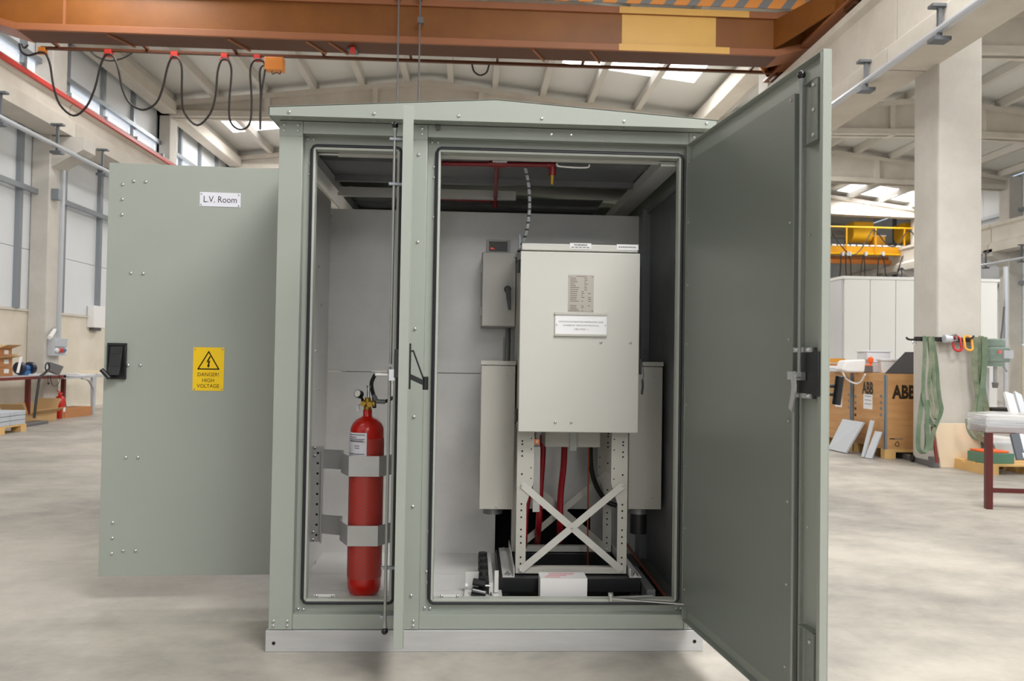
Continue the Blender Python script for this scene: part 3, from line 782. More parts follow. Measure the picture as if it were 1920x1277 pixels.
# --- left door, edge on, opened square towards the viewer
L = Leaf((-0.262, -0.002), (-0.2275, -0.4040), (-1, 0, 0))
LZ0, LZ1 = at(745, 1216, -0.404).z, at(766, 198, -0.404).z
ld = tray(L, LZ0, LZ1, 0.037, 'door', 'narrow left door opened square, seen edge on')
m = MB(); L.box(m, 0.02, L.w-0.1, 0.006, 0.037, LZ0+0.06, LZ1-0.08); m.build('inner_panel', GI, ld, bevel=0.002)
s_r = L.w-0.075
zt_, zb_ = at(745, 243, -0.32).z, at(729, 1172, -0.32).z
rod(L, ld, s_r, 0.066, z_lock+0.01, zt_, True); rod(L, ld, s_r+0.014, 0.068, zb_, z_lock, False)
for py in (262, 346, 1064, 1155):
    z = at(742, py, -0.33).z
    m = MB(); L.box(m, s_r-0.008, s_r+0.008, 0.004, 0.085, z-0.005, z+0.005); m.build('rod_guide', 'galv', ld, bevel=0.001)
m = MB(); z0, z1 = at(741, 708, -0.37).z, at(741, 655, -0.37).z
L.box(m, s_r-0.02, L.w-0.004, 0.034, 0.052, z0, z1); m.build('lock_case', 'black_plastic', ld, bevel=0.002)
m = MB(); zc = at(735, 703, -0.35).z
L.box(m, s_r-0.02, s_r+0.03, 0.05, 0.07, zc-0.02, zc+0.02); m.cyl(L.P(s_r, 0.05, zc), L.P(s_r, 0.12, zc), 0.006, 8)
m.strap([L.P(s_r-0.02, 0.06, zc-0.01), L.P(s_r-0.02, 0.058, zc-0.04), L.P(s_r-0.03, 0.058, zc-0.075)], L.e, 0.02, 0.006)
m.bar(L.P(s_r, 0.075, zc+0.012), L.P(s_r-0.02, 0.13, zc+0.012), 0.014, 0.004)
m.build('lock_cam', 'chrome', ld)
# folding handle of the left door, standing out on its right side
hz0, hz1 = at(766, 729, -0.34).z, at(766, 644, -0.34).z; sh = L.w-0.02
m = MB(); L.box(m, sh-0.075, sh, -0.007, 0, hz0, hz1)
hb = m.build('handle_plate', 'black_plastic', ld, bevel=0.002)
m = MB()
pa, pb = L.P(sh-0.03, -0.01, hz1-0.025), L.P(sh-0.03, -0.055, hz0+0.03)
m.bar(L.P(sh-0.03, -0.004, hz1-0.03), pa+L.n*-0.006, 0.03, 0.006, up=(0, 0, 1)); m.bar(pa+L.n*-0.004, pb, 0.03, 0.006, up=L.n)
m.bar(L.P(sh-0.03, -0.004, hz0+0.045), L.P(sh-0.03, -0.06, hz0+0.02), 0.03, 0.018)
m.cyl(L.P(sh-0.02, -0.06, hz0-0.002), L.P(sh-0.02, -0.06, hz0+0.045), 0.0105, 14)
m.build('handle', 'black_plastic', ld, bevel=0.001)

# --- door of the rear room, open on the left side of the kiosk
Q = Leaf((CXL-0.002, 0.657), (-1.741, 0.611), (0, 1, 0))
QZ0, QZ1 = (at(182, 1081, .611).z+at(505, 1078, .64).z)/2, (at(204, 305, .611).z+at(523, 316, .64).z)/2
qd = tray(Q, QZ0, QZ1, 0.034, 'door', 'door of the rear room standing open at the left, with two signs')
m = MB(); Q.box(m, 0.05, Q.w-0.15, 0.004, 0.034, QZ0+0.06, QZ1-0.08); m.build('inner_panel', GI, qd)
no = -Q.n
def qp(px, py, t=0.0): return atp(px, py, Q.P(0, t, 0), Q.n)
def plate(px0, py0, px1, py1, th):
    a, b = qp(px0, py0), qp(px1, py1); sa, sb = (a-Q.o).dot(Q.e), (b-Q.o).dot(Q.e)
    return sa, sb, b.z, a.z
ur = -Q.e    # reading direction on the outside
def signscrews(m, sa, sb, z0, z1, k, r=0.004, ins=0.008):
    for s_ in (sa-ins, sb+ins):
        for z in (z0+ins, z1-ins): m.screw(Q.P(s_, -0.0022, z), no, r, k)
sa, sb, z0, z1 = plate(375, 360, 451, 389, 0)
m = MB(); Q.box(m, sb, sa, -0.002, 0, z0, z1, 0)
m.text('L.V. Room', 0.043, Q.P((sa+sb)/2, -0.0026, (z0+z1)/2-0.001), ur, (0, 0, 1), 1, sx=0.86)
signscrews(m, sa, sb, z0, z1, 2)
m.build('room_sign', ['sign_white', 'ink', 'steel_bright'], qd, label='small white plate reading L.V. Room')
sa, sb, z0, z1 = plate(363, 651, 419, 733, 0)
m = MB(); Q.box(m, sb, sa, -0.002, 0, z0, z1, 0)
cs, zt2 = (sa+sb)/2, -0.0026
W, H = abs(sa-sb), z1-z0
def sg(u, v, t=zt2): return Q.P(cs, t, z0)+ur*(u*W)+V((0, 0, v*H))
def tri(p, q, wd):
    d = (V(q)-V(p)).normalized(); n = d.cross(no).normalized()*wd/2; m.add([p-n-d*wd*.5, q-n+d*wd*.5, q+n+d*wd*.5, p+n-d*wd*.5], [(0, 1, 2, 3), (3, 2, 1, 0)], 1)
A, B, C_ = sg(-.335, .50), sg(.335, .50), sg(0, .90)
for p, q in ((A, B), (B, C_), (C_, A)): tri(p, q, 0.0055)
bolt = [(.03, .80), (-.075, .655), (-.01, .67), (-.03, .58), (-.055, .585), (.0, .525), (.05, .60), (.02, .595), (.055, .70), (-.005, .685), (.075, .79)]
m.add([sg(u, v) for u, v in bolt], [tuple(range(len(bolt))), tuple(reversed(range(len(bolt))))], 1)
for tx, v in (('DANGER!', .37), ('HIGH', .235), ('VOLTAGE', .105)):
    m.text(tx, 0.0255, sg(0, v), ur, (0, 0, 1), 1, bold=0.0, sx=0.92)
signscrews(m, sa, sb, z0, z1, 2)
m.build('danger_sign', ['yellow_sign', 'ink_black', 'steel_bright'], qd, label='yellow warning plate with a lightning triangle reading DANGER! HIGH VOLTAGE')
# swing handle in its black tray
sa, sb, z0, z1 = plate(203, 643, 237, 711, 0)
m = MB(); Q.box(m, sb, sa, -0.006, 0, z0, z1)
f = 0.012
for q in ((sb, sa, z1-f, z1), (sb, sa, z0, z0+f), (sb, sb+0.007, z0, z1), (sa-0.007, sa, z0, z1)): pass
Q.box(m, sb, sa, -0.014, -0.006, z1-f, z1); Q.box(m, sb, sa, -0.014, -0.006, z0, z0+f); Q.box(m, sb, sb+.007, -0.014, -0.006, z0+f, z1-f); Q.box(m, sa-.007, sa, -0.014, -0.006, z0+f, z1-f)
m.build('handle_tray', 'black_plastic', qd, bevel=0.0015)
m = MB(); c0, c1 = sb+0.016, sa-0.016
pts = [(z1-0.016, -0.012), (z1-0.05, -0.02), (z1-0.11, -0.034), (z0+0.02, -0.05)]
for (za, ta), (zb, tb) in zip(pts[:-1], pts[1:]):
    m.hexa([Q.P(c1, ta, za), Q.P(c0, ta, za), Q.P(c0, ta+0.008, za), Q.P(c1, ta+0.008, za), Q.P(c1, tb, zb), Q.P(c0, tb, zb), Q.P(c0, tb+0.008, zb), Q.P(c1, tb+0.008, zb)][4:]+[Q.P(c1, ta, za), Q.P(c0, ta, za), Q.P(c0, ta+0.008, za), Q.P(c1, ta+0.008, za)])
g0, g1 = qp(190, 693, -0.05), qp(205, 709, -0.05)
m.cyl(g0, g1, 0.0105, 12); m.bar((g0+g1)/2, Q.P(c1, -0.04, z0+0.03), 0.02, 0.012)
m.build('swing_handle', 'black_plastic', qd, bevel=0.001)
m = MB()
for px, py in ((229.5, 346), (250.5, 340), (273, 341), (229, 374), (228.5, 402.5), (245, 512), (268, 513), (240, 685), (263, 685), (235.5, 858), (258.5, 858), (211.5, 980), (210.5, 1009), (209.5, 1038), (231, 1033), (254, 1033)):
    m.screw(qp(px, py), no, 0.0075)
m.build('door_screws', 'steel_bright', qd, kind='stuff')
# ================================================================== INSIDE THE CABINET
# --- gas cylinder
cz = 0.172; cx0 = at(683, 1110, 0.2); RC = 0.071
C0 = V((cx0.x, 0.19, cz))
ztop = at(688, 770, 0.19).z
cy = thing('extinguishing_cylinder', 'tall red gas cylinder in a net sleeve standing in the left compartment', 'cylinder', C0)
Hc = ztop-cz
pr = [(RC*0.55, 0), (RC*0.86, 0.008), (RC*0.98, 0.03), (RC, 0.05), (RC, Hc-0.085)]
for k in range(1, 8):
    a = k/8*math.pi/2; pr.append((max(0.021, RC*math.cos(a)), Hc-0.085+0.062*math.sin(a)))
pr += [(0.019, Hc-0.02), (0.019, Hc+0.004)]
MB().lathe(C0, pr, 32).build('body', 'red_gloss', cy)
sl = MB().lathe(C0, [(RC+0.0012, 0.075), (RC+0.0018, 0.09), (RC+0.0018, Hc-0.13), (RC+0.001, Hc-0.115)], 32)
sl.build('net_sleeve', 'net_sleeve', cy)
def curved(z0, z1, a0, a1, r, n=10):
    m = MB(); vs = []
    for i in range(n+1):
        a = a0+(a1-a0)*i/n; d = V((math.sin(a), -math.cos(a), 0)); vs += [C0+d*r+V((0, 0, z0)), C0+d*r+V((0, 0, z1))]
    m.add(vs, [(2*i, 2*i+2, 2*i+3, 2*i+1) for i in range(n)], 0); return m
zl1, zl0 = at(675, 812, 0.12).z-cz, at(675, 858, 0.12).z-cz
m = curved(zl0, zl1, -1.35, 0.12, RC+0.003)
def cp(a, z, r=RC+0.0036): return C0+V((math.sin(a)*r, -math.cos(a)*r, z))
for k, f in enumerate((0.9, 0.8, 0.72, 0.66, 0.62, 0.45, 0.36, 0.12)):
    z = zl0+(zl1-zl0)*f; a0, a1 = ((-1.1, 0.0), (-1.0, -0.5), (-1.1, 0.0), (-1.1, -.1), (-1.05, 0), (-.65, -.3), (-.62, -.3), (-1.1, 0))[k]
    n = 8
    vs = []
    for i in range(n+1):
        a = a0+(a1-a0)*i/n; vs += [cp(a, z), cp(a, z+0.0035)]
    m.add(vs, [(2*i, 2*i+2, 2*i+3, 2*i+1) for i in range(n)], 1)
m.build('label', ['sign_white', 'ink_soft'], cy, label='white printed paper label')
# valve with gauge, pin and outlet
zv = C0+V((0, 0, Hc))
m = MB().lathe(zv, [(0.014, 0), (0.017, 0.006), (0.017, 0.018), (0.013, 0.022), (0.013, 0.052), (0.010, 0.056)], 12)
m.cyl(zv+V((-0.028, 0, 0.034)), zv+V((0.03, 0, 0.03)), 0.0125, 10); m.cyl(zv+V((0.012, -0.018, 0.028)), zv+V((0.012, -0.034, 0.028)), 0.0125, 6); m.cyl(zv+V((-0.016, -0.014, 0.03)), zv+V((-0.016, -0.03, 0.03)), 0.0105, 8)
vb = m.build('valve', 'brass', cy)
m = MB().cyl(zv+V((0.002, 0, 0.05)), zv+V((0.002, 0, 0.098)), 0.007, 10); m.cyl(zv+V((0.002, 0, 0.098)), zv+V((0.002, 0, 0.106)), 0.007, 10, r2=0.011); m.build('plunger', 'chrome', vb)
g0 = zv+V((-0.03, -0.012, 0.068)); gd = V((-0.45, -0.85, 0.25)).normalized()
m = MB().cyl(g0, g0+gd*0.022, 0.0175, 16, 0); m.cyl(g0+gd*0.022, g0+gd*0.0225, 0.015, 16, 1); m.cyl(zv+V((-0.02, 0, 0.04)), g0, 0.006, 8, 0); m.build('gauge', ['black_gloss', 'gauge_face'], vb)
rp = zv+V((-0.036, -0.02, 0.024))
m = MB().tube([rp+V((0.010*math.sin(a)*0.5, 0, -0.012+0.014*math.cos(a))) for a in [i*math.pi/5 for i in range(10)]], 0.0012, 5, closed=True); m.cyl(rp+V((0, 0, 0.002)), rp+V((0.02, 0.01, 0.004)), 0.0015, 5); m.build('safety_pin', 'chrome', vb)
def A(px, py, Y): return at(px, py, Y)
m = MB().tube(smooth([A(702, 765, 0.22), A(701, 745, 0.22), A(697, 728, 0.22), A(697, 716, 0.22), A(703, 703, 0.24)]), 0.0085, 8)
m.tube(smooth([A(703, 753, 0.2), A(718, 753.5, 0.21), A(733, 748, 0.23), A(746, 735, 0.26)]), 0.0075, 8)
m.build('hose', 'hose_black', cy)
m = MB().cyl(A(701, 742, 0.22), A(706, 752, 0.2), 0.010, 10); m.cyl(A(704, 752.5, 0.2), A(722, 753.5, 0.21), 0.0098, 10); m.build('hose_fitting', 'zinc_dull', cy)
# wall bracket and clamps holding the cylinder: part of the kiosk
m = MB()
a, b = A(612, 840, 0.42), A(637, 1018, 0.42)
xa = atx(630, 900, -0.72)
zb0, zb1 = A(625, 1018, 0.34).z, A(625, 838, 0.34).z
m.box(-0.75, -0.66, 0.36, 0.364, zb0, zb1); m.box(-0.664, -0.66, 0.33, 0.36, zb0, zb1); m.box(-0.75, -0.746, 0.364, 0.40, zb0, zb1)
br = m.build('cylinder_bracket', 'galv_clamp', cab)
m = MB()
for k in range(9): m.cyl((-0.685, 0.3598, zb0+0.03+k*(zb1-zb0-.06)/8), (-0.685, 0.3594, zb0+0.03+k*(zb1-zb0-.06)/8), 0.0055, 8)
m.build('slot_holes', 'black_dark', br)
m = MB()
for f in (0.02, 0.1, 0.9, 0.98): m.screw((-0.70, 0.36, zb0+(zb1-zb0)*f), (0, -1, 0), 0.007)
for f in (0.1, 0.5, 0.92): m.screw((-0.738, 0.36, zb0+(zb1-zb0)*f), (0, -1, 0), 0.006)
m.build('bracket_screws', 'steel_bright', br, kind='stuff')
for py0, py1, px0, px1 in ((856, 894, 652, 707), (987, 1025, 648, 703)):
    ca, cb = A(px0, py1, 0.105), A(px1, py0, 0.105); z0, z1 = ca.z, cb.z
    m = MB(); x0, x1 = C0.x-0.0625, C0.x+0.0625
    P = [V((-0.66, 0.345, z0)), V((C0.x-0.118, 0.31, z0)), V((C0.x-0.112, 0.22, z0)), V((x0, 0.112, z0)), V((x1, 0.112, z0)), V((C0.x+0.12, 0.20, z0)), V((C0.x+0.12, 0.345, z0))]
    for p, q in zip(P[:-1], P[1:]):
        d = (q-p).normalized(); nn = V((0, 0, 1)).cross(d); m.obox(p, q-p, nn*0.003, V((0, 0, z1-z0)))
    m.build('clamp', 'galv_clamp', br)
# pull handle bracket near the rod
m = MB(); a = A(703, 697, 0.0); m.obox(A(703, 702, -0.2), A(727, 702, -0.25)-A(703, 702, -0.2), V((0, 0.004, 0)), V((0, 0, 0.013))); m.build('latch_tongue', 'grey_box', ld)

# --- switchgear unit
Y0 = 0.20
def B(px, py, Y=Y0): return at(px, py, Y)
dl, dr = B(974, 640).x, B(1198.5, 640).x; dz1, dz0 = B(1086, 473).z, B(1085, 811).z
sw = thing('switchgear_unit', 'beige steel switchgear box on a cross-braced stand inside the cabinet', 'switchgear', ((dl+dr)/2, 0.45, 0.17))
MB().box(dl+0.004, dr-0.004, Y0+0.03, 0.70, dz0+0.004, dz1-0.002).build('housing', 'beige_dull', sw, bevel=0.003)
MB().box(dl+0.004, dr-0.008, Y0+0.012, 0.72, dz1+0.006, B(1086, 458, Y0+0.012).z).build('top_cap', 'beige_box', sw, bevel=0.004)
dd = MB().box(dl, dr, Y0, Y0+0.026, dz0, dz1).build('door', 'beige_box', sw, bevel=0.003)
z0 = B(1088, 465, Y0+0.012)
def flat(name, mats, x0, x1, z0, z1, y, par, fn=None, th=0.0015, bevel=0, label=None):
    m = MB().box(x0, x1, y-th, y, z0, z1)
    if fn: fn(m, (x0+x1)/2, (z0+z1)/2, x1-x0, z1-z0, y-th-0.0005)
    return m.build(name, mats, par, bevel=bevel, label=label)
def R2(px0, py0, px1, py1, Y): a, b = at(px0, py1, Y), at(px1, py0, Y); return a.x, b.x, a.z, b.z
E1, E3 = (1, 0, 0), (0, 0, 1)
def f1(m, x, z, W, H, y):
    m.text('WARNING', H*.5, (x, y, z+H*.14), E1, E3, 1, bold=.02); [m.box(x-W*.44+k*W*.18, x-W*.44+k*W*.18+W*.14, y, y+.0002, z-H*.32, z-H*.2, 1) for k in range(5)]
x0, x1, z0, z1 = R2(1068.5, 456.5, 1108.5, 466, Y0+0.012)
flat('warning_label', ['white_paper', 'ink'], x0, x1, z0, z1, Y0+0.012, sw, f1, label='white sticker headed WARNING')
x0, x1, z0, z1 = R2(1156, 459, 1197, 468.5, Y0+0.012)
def f2(m, x, z, W, H, y):
    for k in range(9): m.obox((x-W*.4+k*W*.088, y, z-H*.1), (W*.06, 0, 0), (0, -.0002, 0), (0, 0, H*.22), 1)
flat('sticker', ['white_paper', 'ink_soft'], x0, x1, z0, z1, Y0+0.012, sw, f2)
def f3(m, x, z, W, H, y):
    m.box(x-W*.18, x+W*.22, y, y+.0003, z+H*.45, z+H*.465, 1)
    rnd = random.Random(3)
    for k in range(17):
        zz = z+H*(.40-.052*k) if k < 13 else z-H*(.30+.045*(k-12))
        l = rnd.uniform(.18, .36); m.box(x-W*.43, x-W*(.43-l), y, y+.0003, zz, zz+H*.018, 1)
        if k < 7: m.box(x+W*.13, x+W*(.13+rnd.uniform(.05, .16)), y, y+.0003, zz, zz+H*.018, 1)
        else:
            for q in (.02, .28):
                if rnd.random() < .8: m.box(x+W*(q), x+W*(q+rnd.uniform(.05, .13)), y, y+.0003, zz, zz+H*.018, 1)
    for sx in (-1, 1):
        for sz in (-1, 1): m.screw((x+sx*W*.46, y+.0005, z+sz*H*.465), (0, -1, 0), 0.0035, 2)
x0, x1, z0, z1 = R2(1065, 516, 1113.5, 584, Y0)
flat('rating_plate', ['plate_alu', 'ink_plate', 'steel_bright'], x0, x1, z0, z1, Y0, dd, f3, label='small riveted metal rating plate')
x0, x1, z0, z1 = R2(1039, 587, 1138, 630, Y0)
m = MB().box(x0, x1, Y0-0.008, Y0, z1-0.012, z1); m.box(x0, x1, Y0-0.008, Y0, z0, z0+0.01); m.box(x0, x1, Y0-0.003, Y0, z0+0.01, z1-0.012)
hd = m.build('card_holder', 'beige_dull', dd, bevel=0.001)
def f4(m, x, z, W, H, y):
    for k, tx in enumerate(('CONTAINS FLUORINATED GREENHOUSE GASES', 'COVERED BY THE KYOTO PROTOCOL', '( SEE 6 PAGE 1 )')): m.text(tx, 0.0098, (x, y, z+H*(.14-.19*k)), E1, E3, 1, sx=.92)
    for sx in (-1, 1): m.bar((x+sx*W*.47, y, z-H*.08), (x+sx*W*.475, y, z+H*.02), .0015, .003, up=(0, 1, 0), m=2)
flat('card', ['white_paper', 'ink_soft', 'ink'], x0+0.004, x1-0.001, z0+0.009, z1-0.011, Y0-0.003, dd, f4, label='white card with three lines of print')
m = MB()
for px, py in ((1126.5, 642), (1182, 643), (1041, 792), (1071, 792)): m.screw(B(px, py), (0, -1, 0), 0.006)
m.build('door_screws', 'steel_bright', dd, kind='stuff')
for py in (500, 778):
    m = MB(); z = B(968, py, 0.26).z; m.box(dl-0.012, dl-0.002, 0.236, 0.26, z-0.028, z+0.028); m.box(dl-0.004, dl+0.006, 0.222, 0.25, z-0.028, z+0.028)
    m.build('hinge', 'black_plastic', sw, bevel=0.001)
m = MB(); zz = B(1204, 690, 0.25).z
m.box(dr-0.005, dr+0.014, 0.235, 0.262, zz+0.01, zz+0.075); m.bar((dr+0.012, 0.232, zz+0.04), (dr+0.012, 0.226, zz-0.028), 0.012, 0.010)
m.build('door_handle', 'black_plastic', sw, bevel=0.002)
m = MB(); t0 = V((dr+0.02, 0.225, zz+0.02)); m.tube(smooth([t0+V((0, 0, .02)), t0, t0+V((.006, 0, -.05)), t0+V((.002, 0, -.08)), t0+V((.0, 0, -.13))]), 0.0016, 5); m.strap([t0+V((0.002, 0, -.07)), t0+V((.003, -.003, -.1)), t0+V((0.0, 0, -.135))], (1, 0, 0.1), 0.01, 0.0012)
m.build('key_tag', 'black_plastic', sw)
# lifting eyes on the cap
for x, y in ((dl+0.0, 0.30), (dr-0.006, 0.62)):
    z = B(1086, 458, Y0+0.012).z
    pts = [(x, y-0.045, z-0.02), (x, y-0.03, z+0.012), (x, y-0.005, z+0.042), (x, y+0.012, z+0.05), (x, y+0.02, z+0.035), (x, y+0.01, z+0.01), (x, y, z-0.01)]
    MB().tube(smooth(pts, 4), 0.0055, 8).build('lifting_eye', 'galv_light', sw)
# terminal compartment under the box
a0, a1, b0_, b1_ = R2(1022, 806, 1126, 838, 0.40)
MB().box(a0, a1, 0.40, 0.62, b0_, dz0+0.004).build('terminal_box', 'beige_dull', sw, bevel=0.002)
a0, a1, b0_, b1_ = R2(1068, 826, 1081, 845, 0.39); MB().box(a0, a1, 0.385, 0.40, b0_, dz0-0.004).build('terminal_clip', 'grey_box', sw)
# side ducts
for px0, px1, py0, py1, lab in ((898, 967, 677, 955, 'left'), (1178, 1243, 679, 955, 'right')):
    Yd = 0.42
    x0, x1, z0, z1 = R2(px0, py0, px1, py1, Yd)
    d_ = MB().box(x0, x1, Yd, 0.62, z0, z1-0.022).build('side_duct', 'beige_dull', sw, bevel=0.003)
    MB().box(x0-0.003, x1+0.003, Yd-0.003, 0.625, z1-0.02, z1).build('duct_lid', 'beige_dull', d_, bevel=0.002)
    xs = x0+(x1-x0)*(0.41 if lab == 'left' else .45)
    MB().cyl((xs, 0.52, z0), (xs, 0.52, z0-0.035), 0.046, 20).build('conduit_stub', 'zinc_dull', d_)
    m = MB()
    for fx, fz in ((.75, .9), (.72, .43), (.72, .08), (.5, .02)): m.screw((x0+(x1-x0)*fx, Yd, z0+(z1-z0)*fz), (0, -1, 0), 0.005)
    m.build('duct_screws', 'beige_dull', d_, kind='stuff')
    if lab == 'right': MB().cyl((xs, 0.52, z0-0.035), (xs, 0.52, z0-0.13), 0.04, 16).build('conduit', 'black_plastic', d_)
# stand: legs, braces, rails
Ys, Yr = 0.27, 0.66
zf = at(985, 1074, Ys).z
def leg(px0, px1, Y, mirror):
    x0, x1 = at(px0, 940, Ys).x, at(px1, 940, Ys).x     # slim lower leg
    zt_, zm, zk = dz0+0.02, at(985, 950, Ys).z, at(985, 905, Ys).z
    wide = 0.030
    xa, xb = (x0, x1+wide) if not mirror else (x0-wide, x1)
    m = MB()
    if not mirror: poly = [(x0, zf), (x1, zf), (x1, zm+.012), (xb, zk), (xb, zt_), (x0, zt_)]
    else: poly = [(x0, zf), (x1, zf), (x1, zt_), (xa, zt_), (xa, zk), (x0, zm+.012)]
    m.prism([(x, Y, z) for x, z in poly], (0, 0.004, 0))
    e = x0 if not mirror else x1-0.004
    m.box(e, e+0.004, Y+0.004, Y+0.055, zf, zt_)
    o = m.build('leg', 'beige_dull', sw)
    h = MB(); xc = (x0+x1)/2
    for py in (827, 833, 846, 855, 889, 945, 957, 970, 993, 1006, 1018, 1045, 1057):
        z = at(980, py, Ys).z; h.cyl((xc, Y-0.0002, z), (xc, Y-0.0008, z), 0.0042, 8)
    for py in (822, 842, 877, 897):
        z = at(980, py, Ys).z; xx = xb-0.012 if not mirror else xa+0.012; h.cyl((xx, Y-0.0002, z), (xx, Y-0.0008, z), 0.003, 8)
    h.build('leg_holes', 'black_dark', o, kind='stuff')
    return x0, x1
lx = leg(968.5, 987, Ys, False); rx = leg(1158, 1176, Ys, True)
leg(968.5, 987, Yr, False); leg(1158, 1176, Yr, True)
for Y, k in ((Ys, -1), (Yr, -1)):
    za, zb = at(980, 908, Ys).z, at(980, 1074, Ys).z+0.012
    xa, xb = (lx[0]+lx[1])/2, (rx[0]+rx[1])/2
    for s, yo in ((0, -0.002), (1, -0.006)):
        p = V((xa if s else xb, Y+yo, zb)); q = V((xb if s else xa, Y+yo, za))
        MB().bar(p, q, 0.030, 0.0035, up=(0, 1, 0)).build('brace', 'beige_box' if Y == Ys else 'beige_dull', sw)
    MB().box(lx[0], rx[1], Y-0.001, Y+0.035, zf-0.003, zf+0.024).build('bottom_rail', 'beige_dull', sw, bevel=0.001)
    m = MB()
    for x, z in ((xa, zb), (xb, zb), (xa, za), (xb, za), ((xa+xb)/2, (za+zb)/2)): m.screw((x, Y-0.009, z), (0, -1, 0), 0.006)
    m.build('brace_bolts', 'beige_box', sw, kind='stuff')
for s in (-1, 1):    # foot angles running back
    x0 = lx[0]-0.006 if s < 0 else rx[1]+0.006
    m = MB().box(min(x0, x0+s*0.052), max(x0, x0+s*0.052), 0.225, 0.74, zf-0.008, zf-0.004); m.box(min(x0, x0+s*0.004), max(x0, x0+s*0.004), 0.225, 0.74, zf-0.004, zf+0.032)
    fo = m.build('foot_angle', 'zinc', sw)
    m = MB()
    for y in (0.245, 0.68): m.cyl((x0+s*0.03, y, zf-0.004), (x0+s*0.03, y, zf+0.004), 0.012, 6); m.cyl((x0+s*0.03, y, zf+0.004), (x0+s*0.03, y, zf+0.012), 0.006, 8)
    m.build('foot_bolt', 'steel_bright', fo)
# black base rails carrying the stand
zr0, zr1 = 0.104, zf-0.009
ba = thing('base_rails', 'black steel base frame under the switchgear stand', 'frame', ((lx[0]+rx[1])/2, 0.45, zr0))
xa, xb = lx[0]-0.075, rx[1]+0.055
for y in (0.222, 0.66): MB().box(xa, xb, y, y+0.06, zr1-0.062, zr1).build('cross_rail', 'black_plastic', ba, bevel=0.003)
for x in (xa, xb-0.05): MB().box(x, x+0.05, 0.282, 0.66, zr1-0.062, zr1).build('side_rail', 'black_plastic', ba, bevel=0.003)
for x in (xa, xb-0.05):
    for y in (0.226, 0.664): MB().box(x+0.005, x+0.045, y, y+0.05, zr0, zr1-0.062).build('foot_block', 'black_plastic', ba)
m = MB().box(xb+0.004, xb+0.04, 0.12, 0.50, zr1-0.075, zr1-0.02); m.build('edge_angle', 'zinc_dull', ba)
MB().box(xb-0.03, xb+0.19, 0.09, 0.115, zr0+0.05, zr0+0.075).build('sill_bracket', 'zinc_dull', ba)
# cables under the box
def cable(name, lab, pts, r, mt, cat='cable', grp=None):
    o = MB().tube(smooth(pts), r, 10).build(name, mt, loc=pts[-1]); return tag(o, lab, cat, grp)
cable('power_cable', 'thick red power cable under the switchgear, left one of the two longest', [at(1018, 815, .60), at(1017, 860, .60), at(1013, 920, .60), at(1010, 985, .60), at(1006, 1030, .78)], 0.0155, 'red_cable')
cable('power_cable', 'thick red power cable under the middle of the switchgear', [at(1059, 815, .60), at(1057, 870, .60), at(1051, 930, .60), at(1050, 985, .60), at(1048, 1030, .8)], 0.0155, 'red_cable')
cable('power_cable', 'short visible length of red cable right behind the left stand leg', [at(996, 880, .56), at(992, 925, .56), at(986, 965, .56), at(984, 1010, .56), at(984, 1035, .8)], 0.013, 'red_cable')
cable('earth_wire', 'thin bare copper earth rod hanging below the switchgear', [at(1104, 832, .56), at(1103, 900, .56), at(1102, 990, .56), at(1102, 1060, .56)], 0.0042, 'copper')
cable('control_hose', 'black corrugated hose curving behind the right stand leg', [at(1107, 835, .63), at(1109, 880, .63), at(1120, 915, .63), at(1138, 940, .63), at(1156, 948, .63)], 0.012, 'hose_black')
t = thing('copper_lug', 'copper cable lug bolted behind the left stand leg', 'lug', at(1006, 828, 0.36))
a = at(1006, 828, 0.36); m = MB().box(a.x-0.012, a.x+0.012, 0.36, 0.365, a.z-0.010, a.z+0.010); m.box(a.x-0.012, a.x+0.012, 0.34, 0.36, a.z-0.010, a.z-0.006); m.build('lug', 'copper_lug', t)
MB().cyl((a.x, 0.36, a.z), (a.x, 0.352, a.z), 0.005, 6).build('bolt', 'steel_bright', t)
MB().tube(smooth([V((a.x-0.004, 0.362, a.z+0.01)), V((a.x-0.006, 0.37, a.z+0.03)), V((a.x, 0.37, a.z+0.05))]), 0.0022, 6).build('wire', 'copper', t)
o = MB().box(a.x-0.002, a.x+0.03, 0.50, 0.504, at(1006, 960, .5).z, at(1006, 838, .5).z).build('divider_sheet', 'zinc', loc=(a.x, .5, .8)); tag(o, 'narrow bright metal strip beside the left red cable', 'strip')
t = thing('cable_bracket', 'upright slotted bracket behind the right stand leg', 'bracket', at(1135, 980, .8))
a, b = at(1128, 1010, .8), at(1143, 862, .8)
MB().box(a.x, b.x, .78, .784, a.z, b.z).build('plate', 'beige_dull', t); MB().box(b.x-.004, b.x, .784, .86, a.z, b.z).build('return', 'beige_dull', t)
o = MB().tube([(0.80, 0.85, 0.235), (0.815, 0.5, 0.20), (0.83, 0.10, 0.175)], 0.007, 8).build('earth_bar', 'copper', loc=(0.81, .5, .19)); tag(o, 'copper earth bar along the right side of the cabinet floor', 'bar')

# --- small switch box on the back panel, with handle
Yb = 0.62
x0, x1, z0, z1 = R2(903, 474, 968, 611, Yb)
sb_ = thing('switch_box', 'small grey wall box with a black lever, left of the switchgear', 'box', ((x0+x1)/2, 0.75, z0))
MB().box(x0-0.003, x1+0.002, Yb+0.02, BY, z0-0.002, z1+0.002).build('body', 'grey_box', sb_, bevel=0.003)
bd = MB().box(x0, x1, Yb, Yb+0.019, z0, z1).build('door', 'beige_box', sb_, bevel=0.004)
for f in (0.2, 0.78): MB().cyl((x0-0.005, Yb+0.012, z0+(z1-z0)*f-0.02), (x0-0.005, Yb+0.012, z0+(z1-z0)*f+0.02), 0.004, 8).build('hinge', 'grey_box', sb_)
a, b = at(951.5, 541, Yb), at(955, 581, Yb-0.02)
m = MB().cyl(V((a.x, Yb, a.z-.004)), V((a.x, Yb-0.016, a.z-.004)), 0.017, 14)
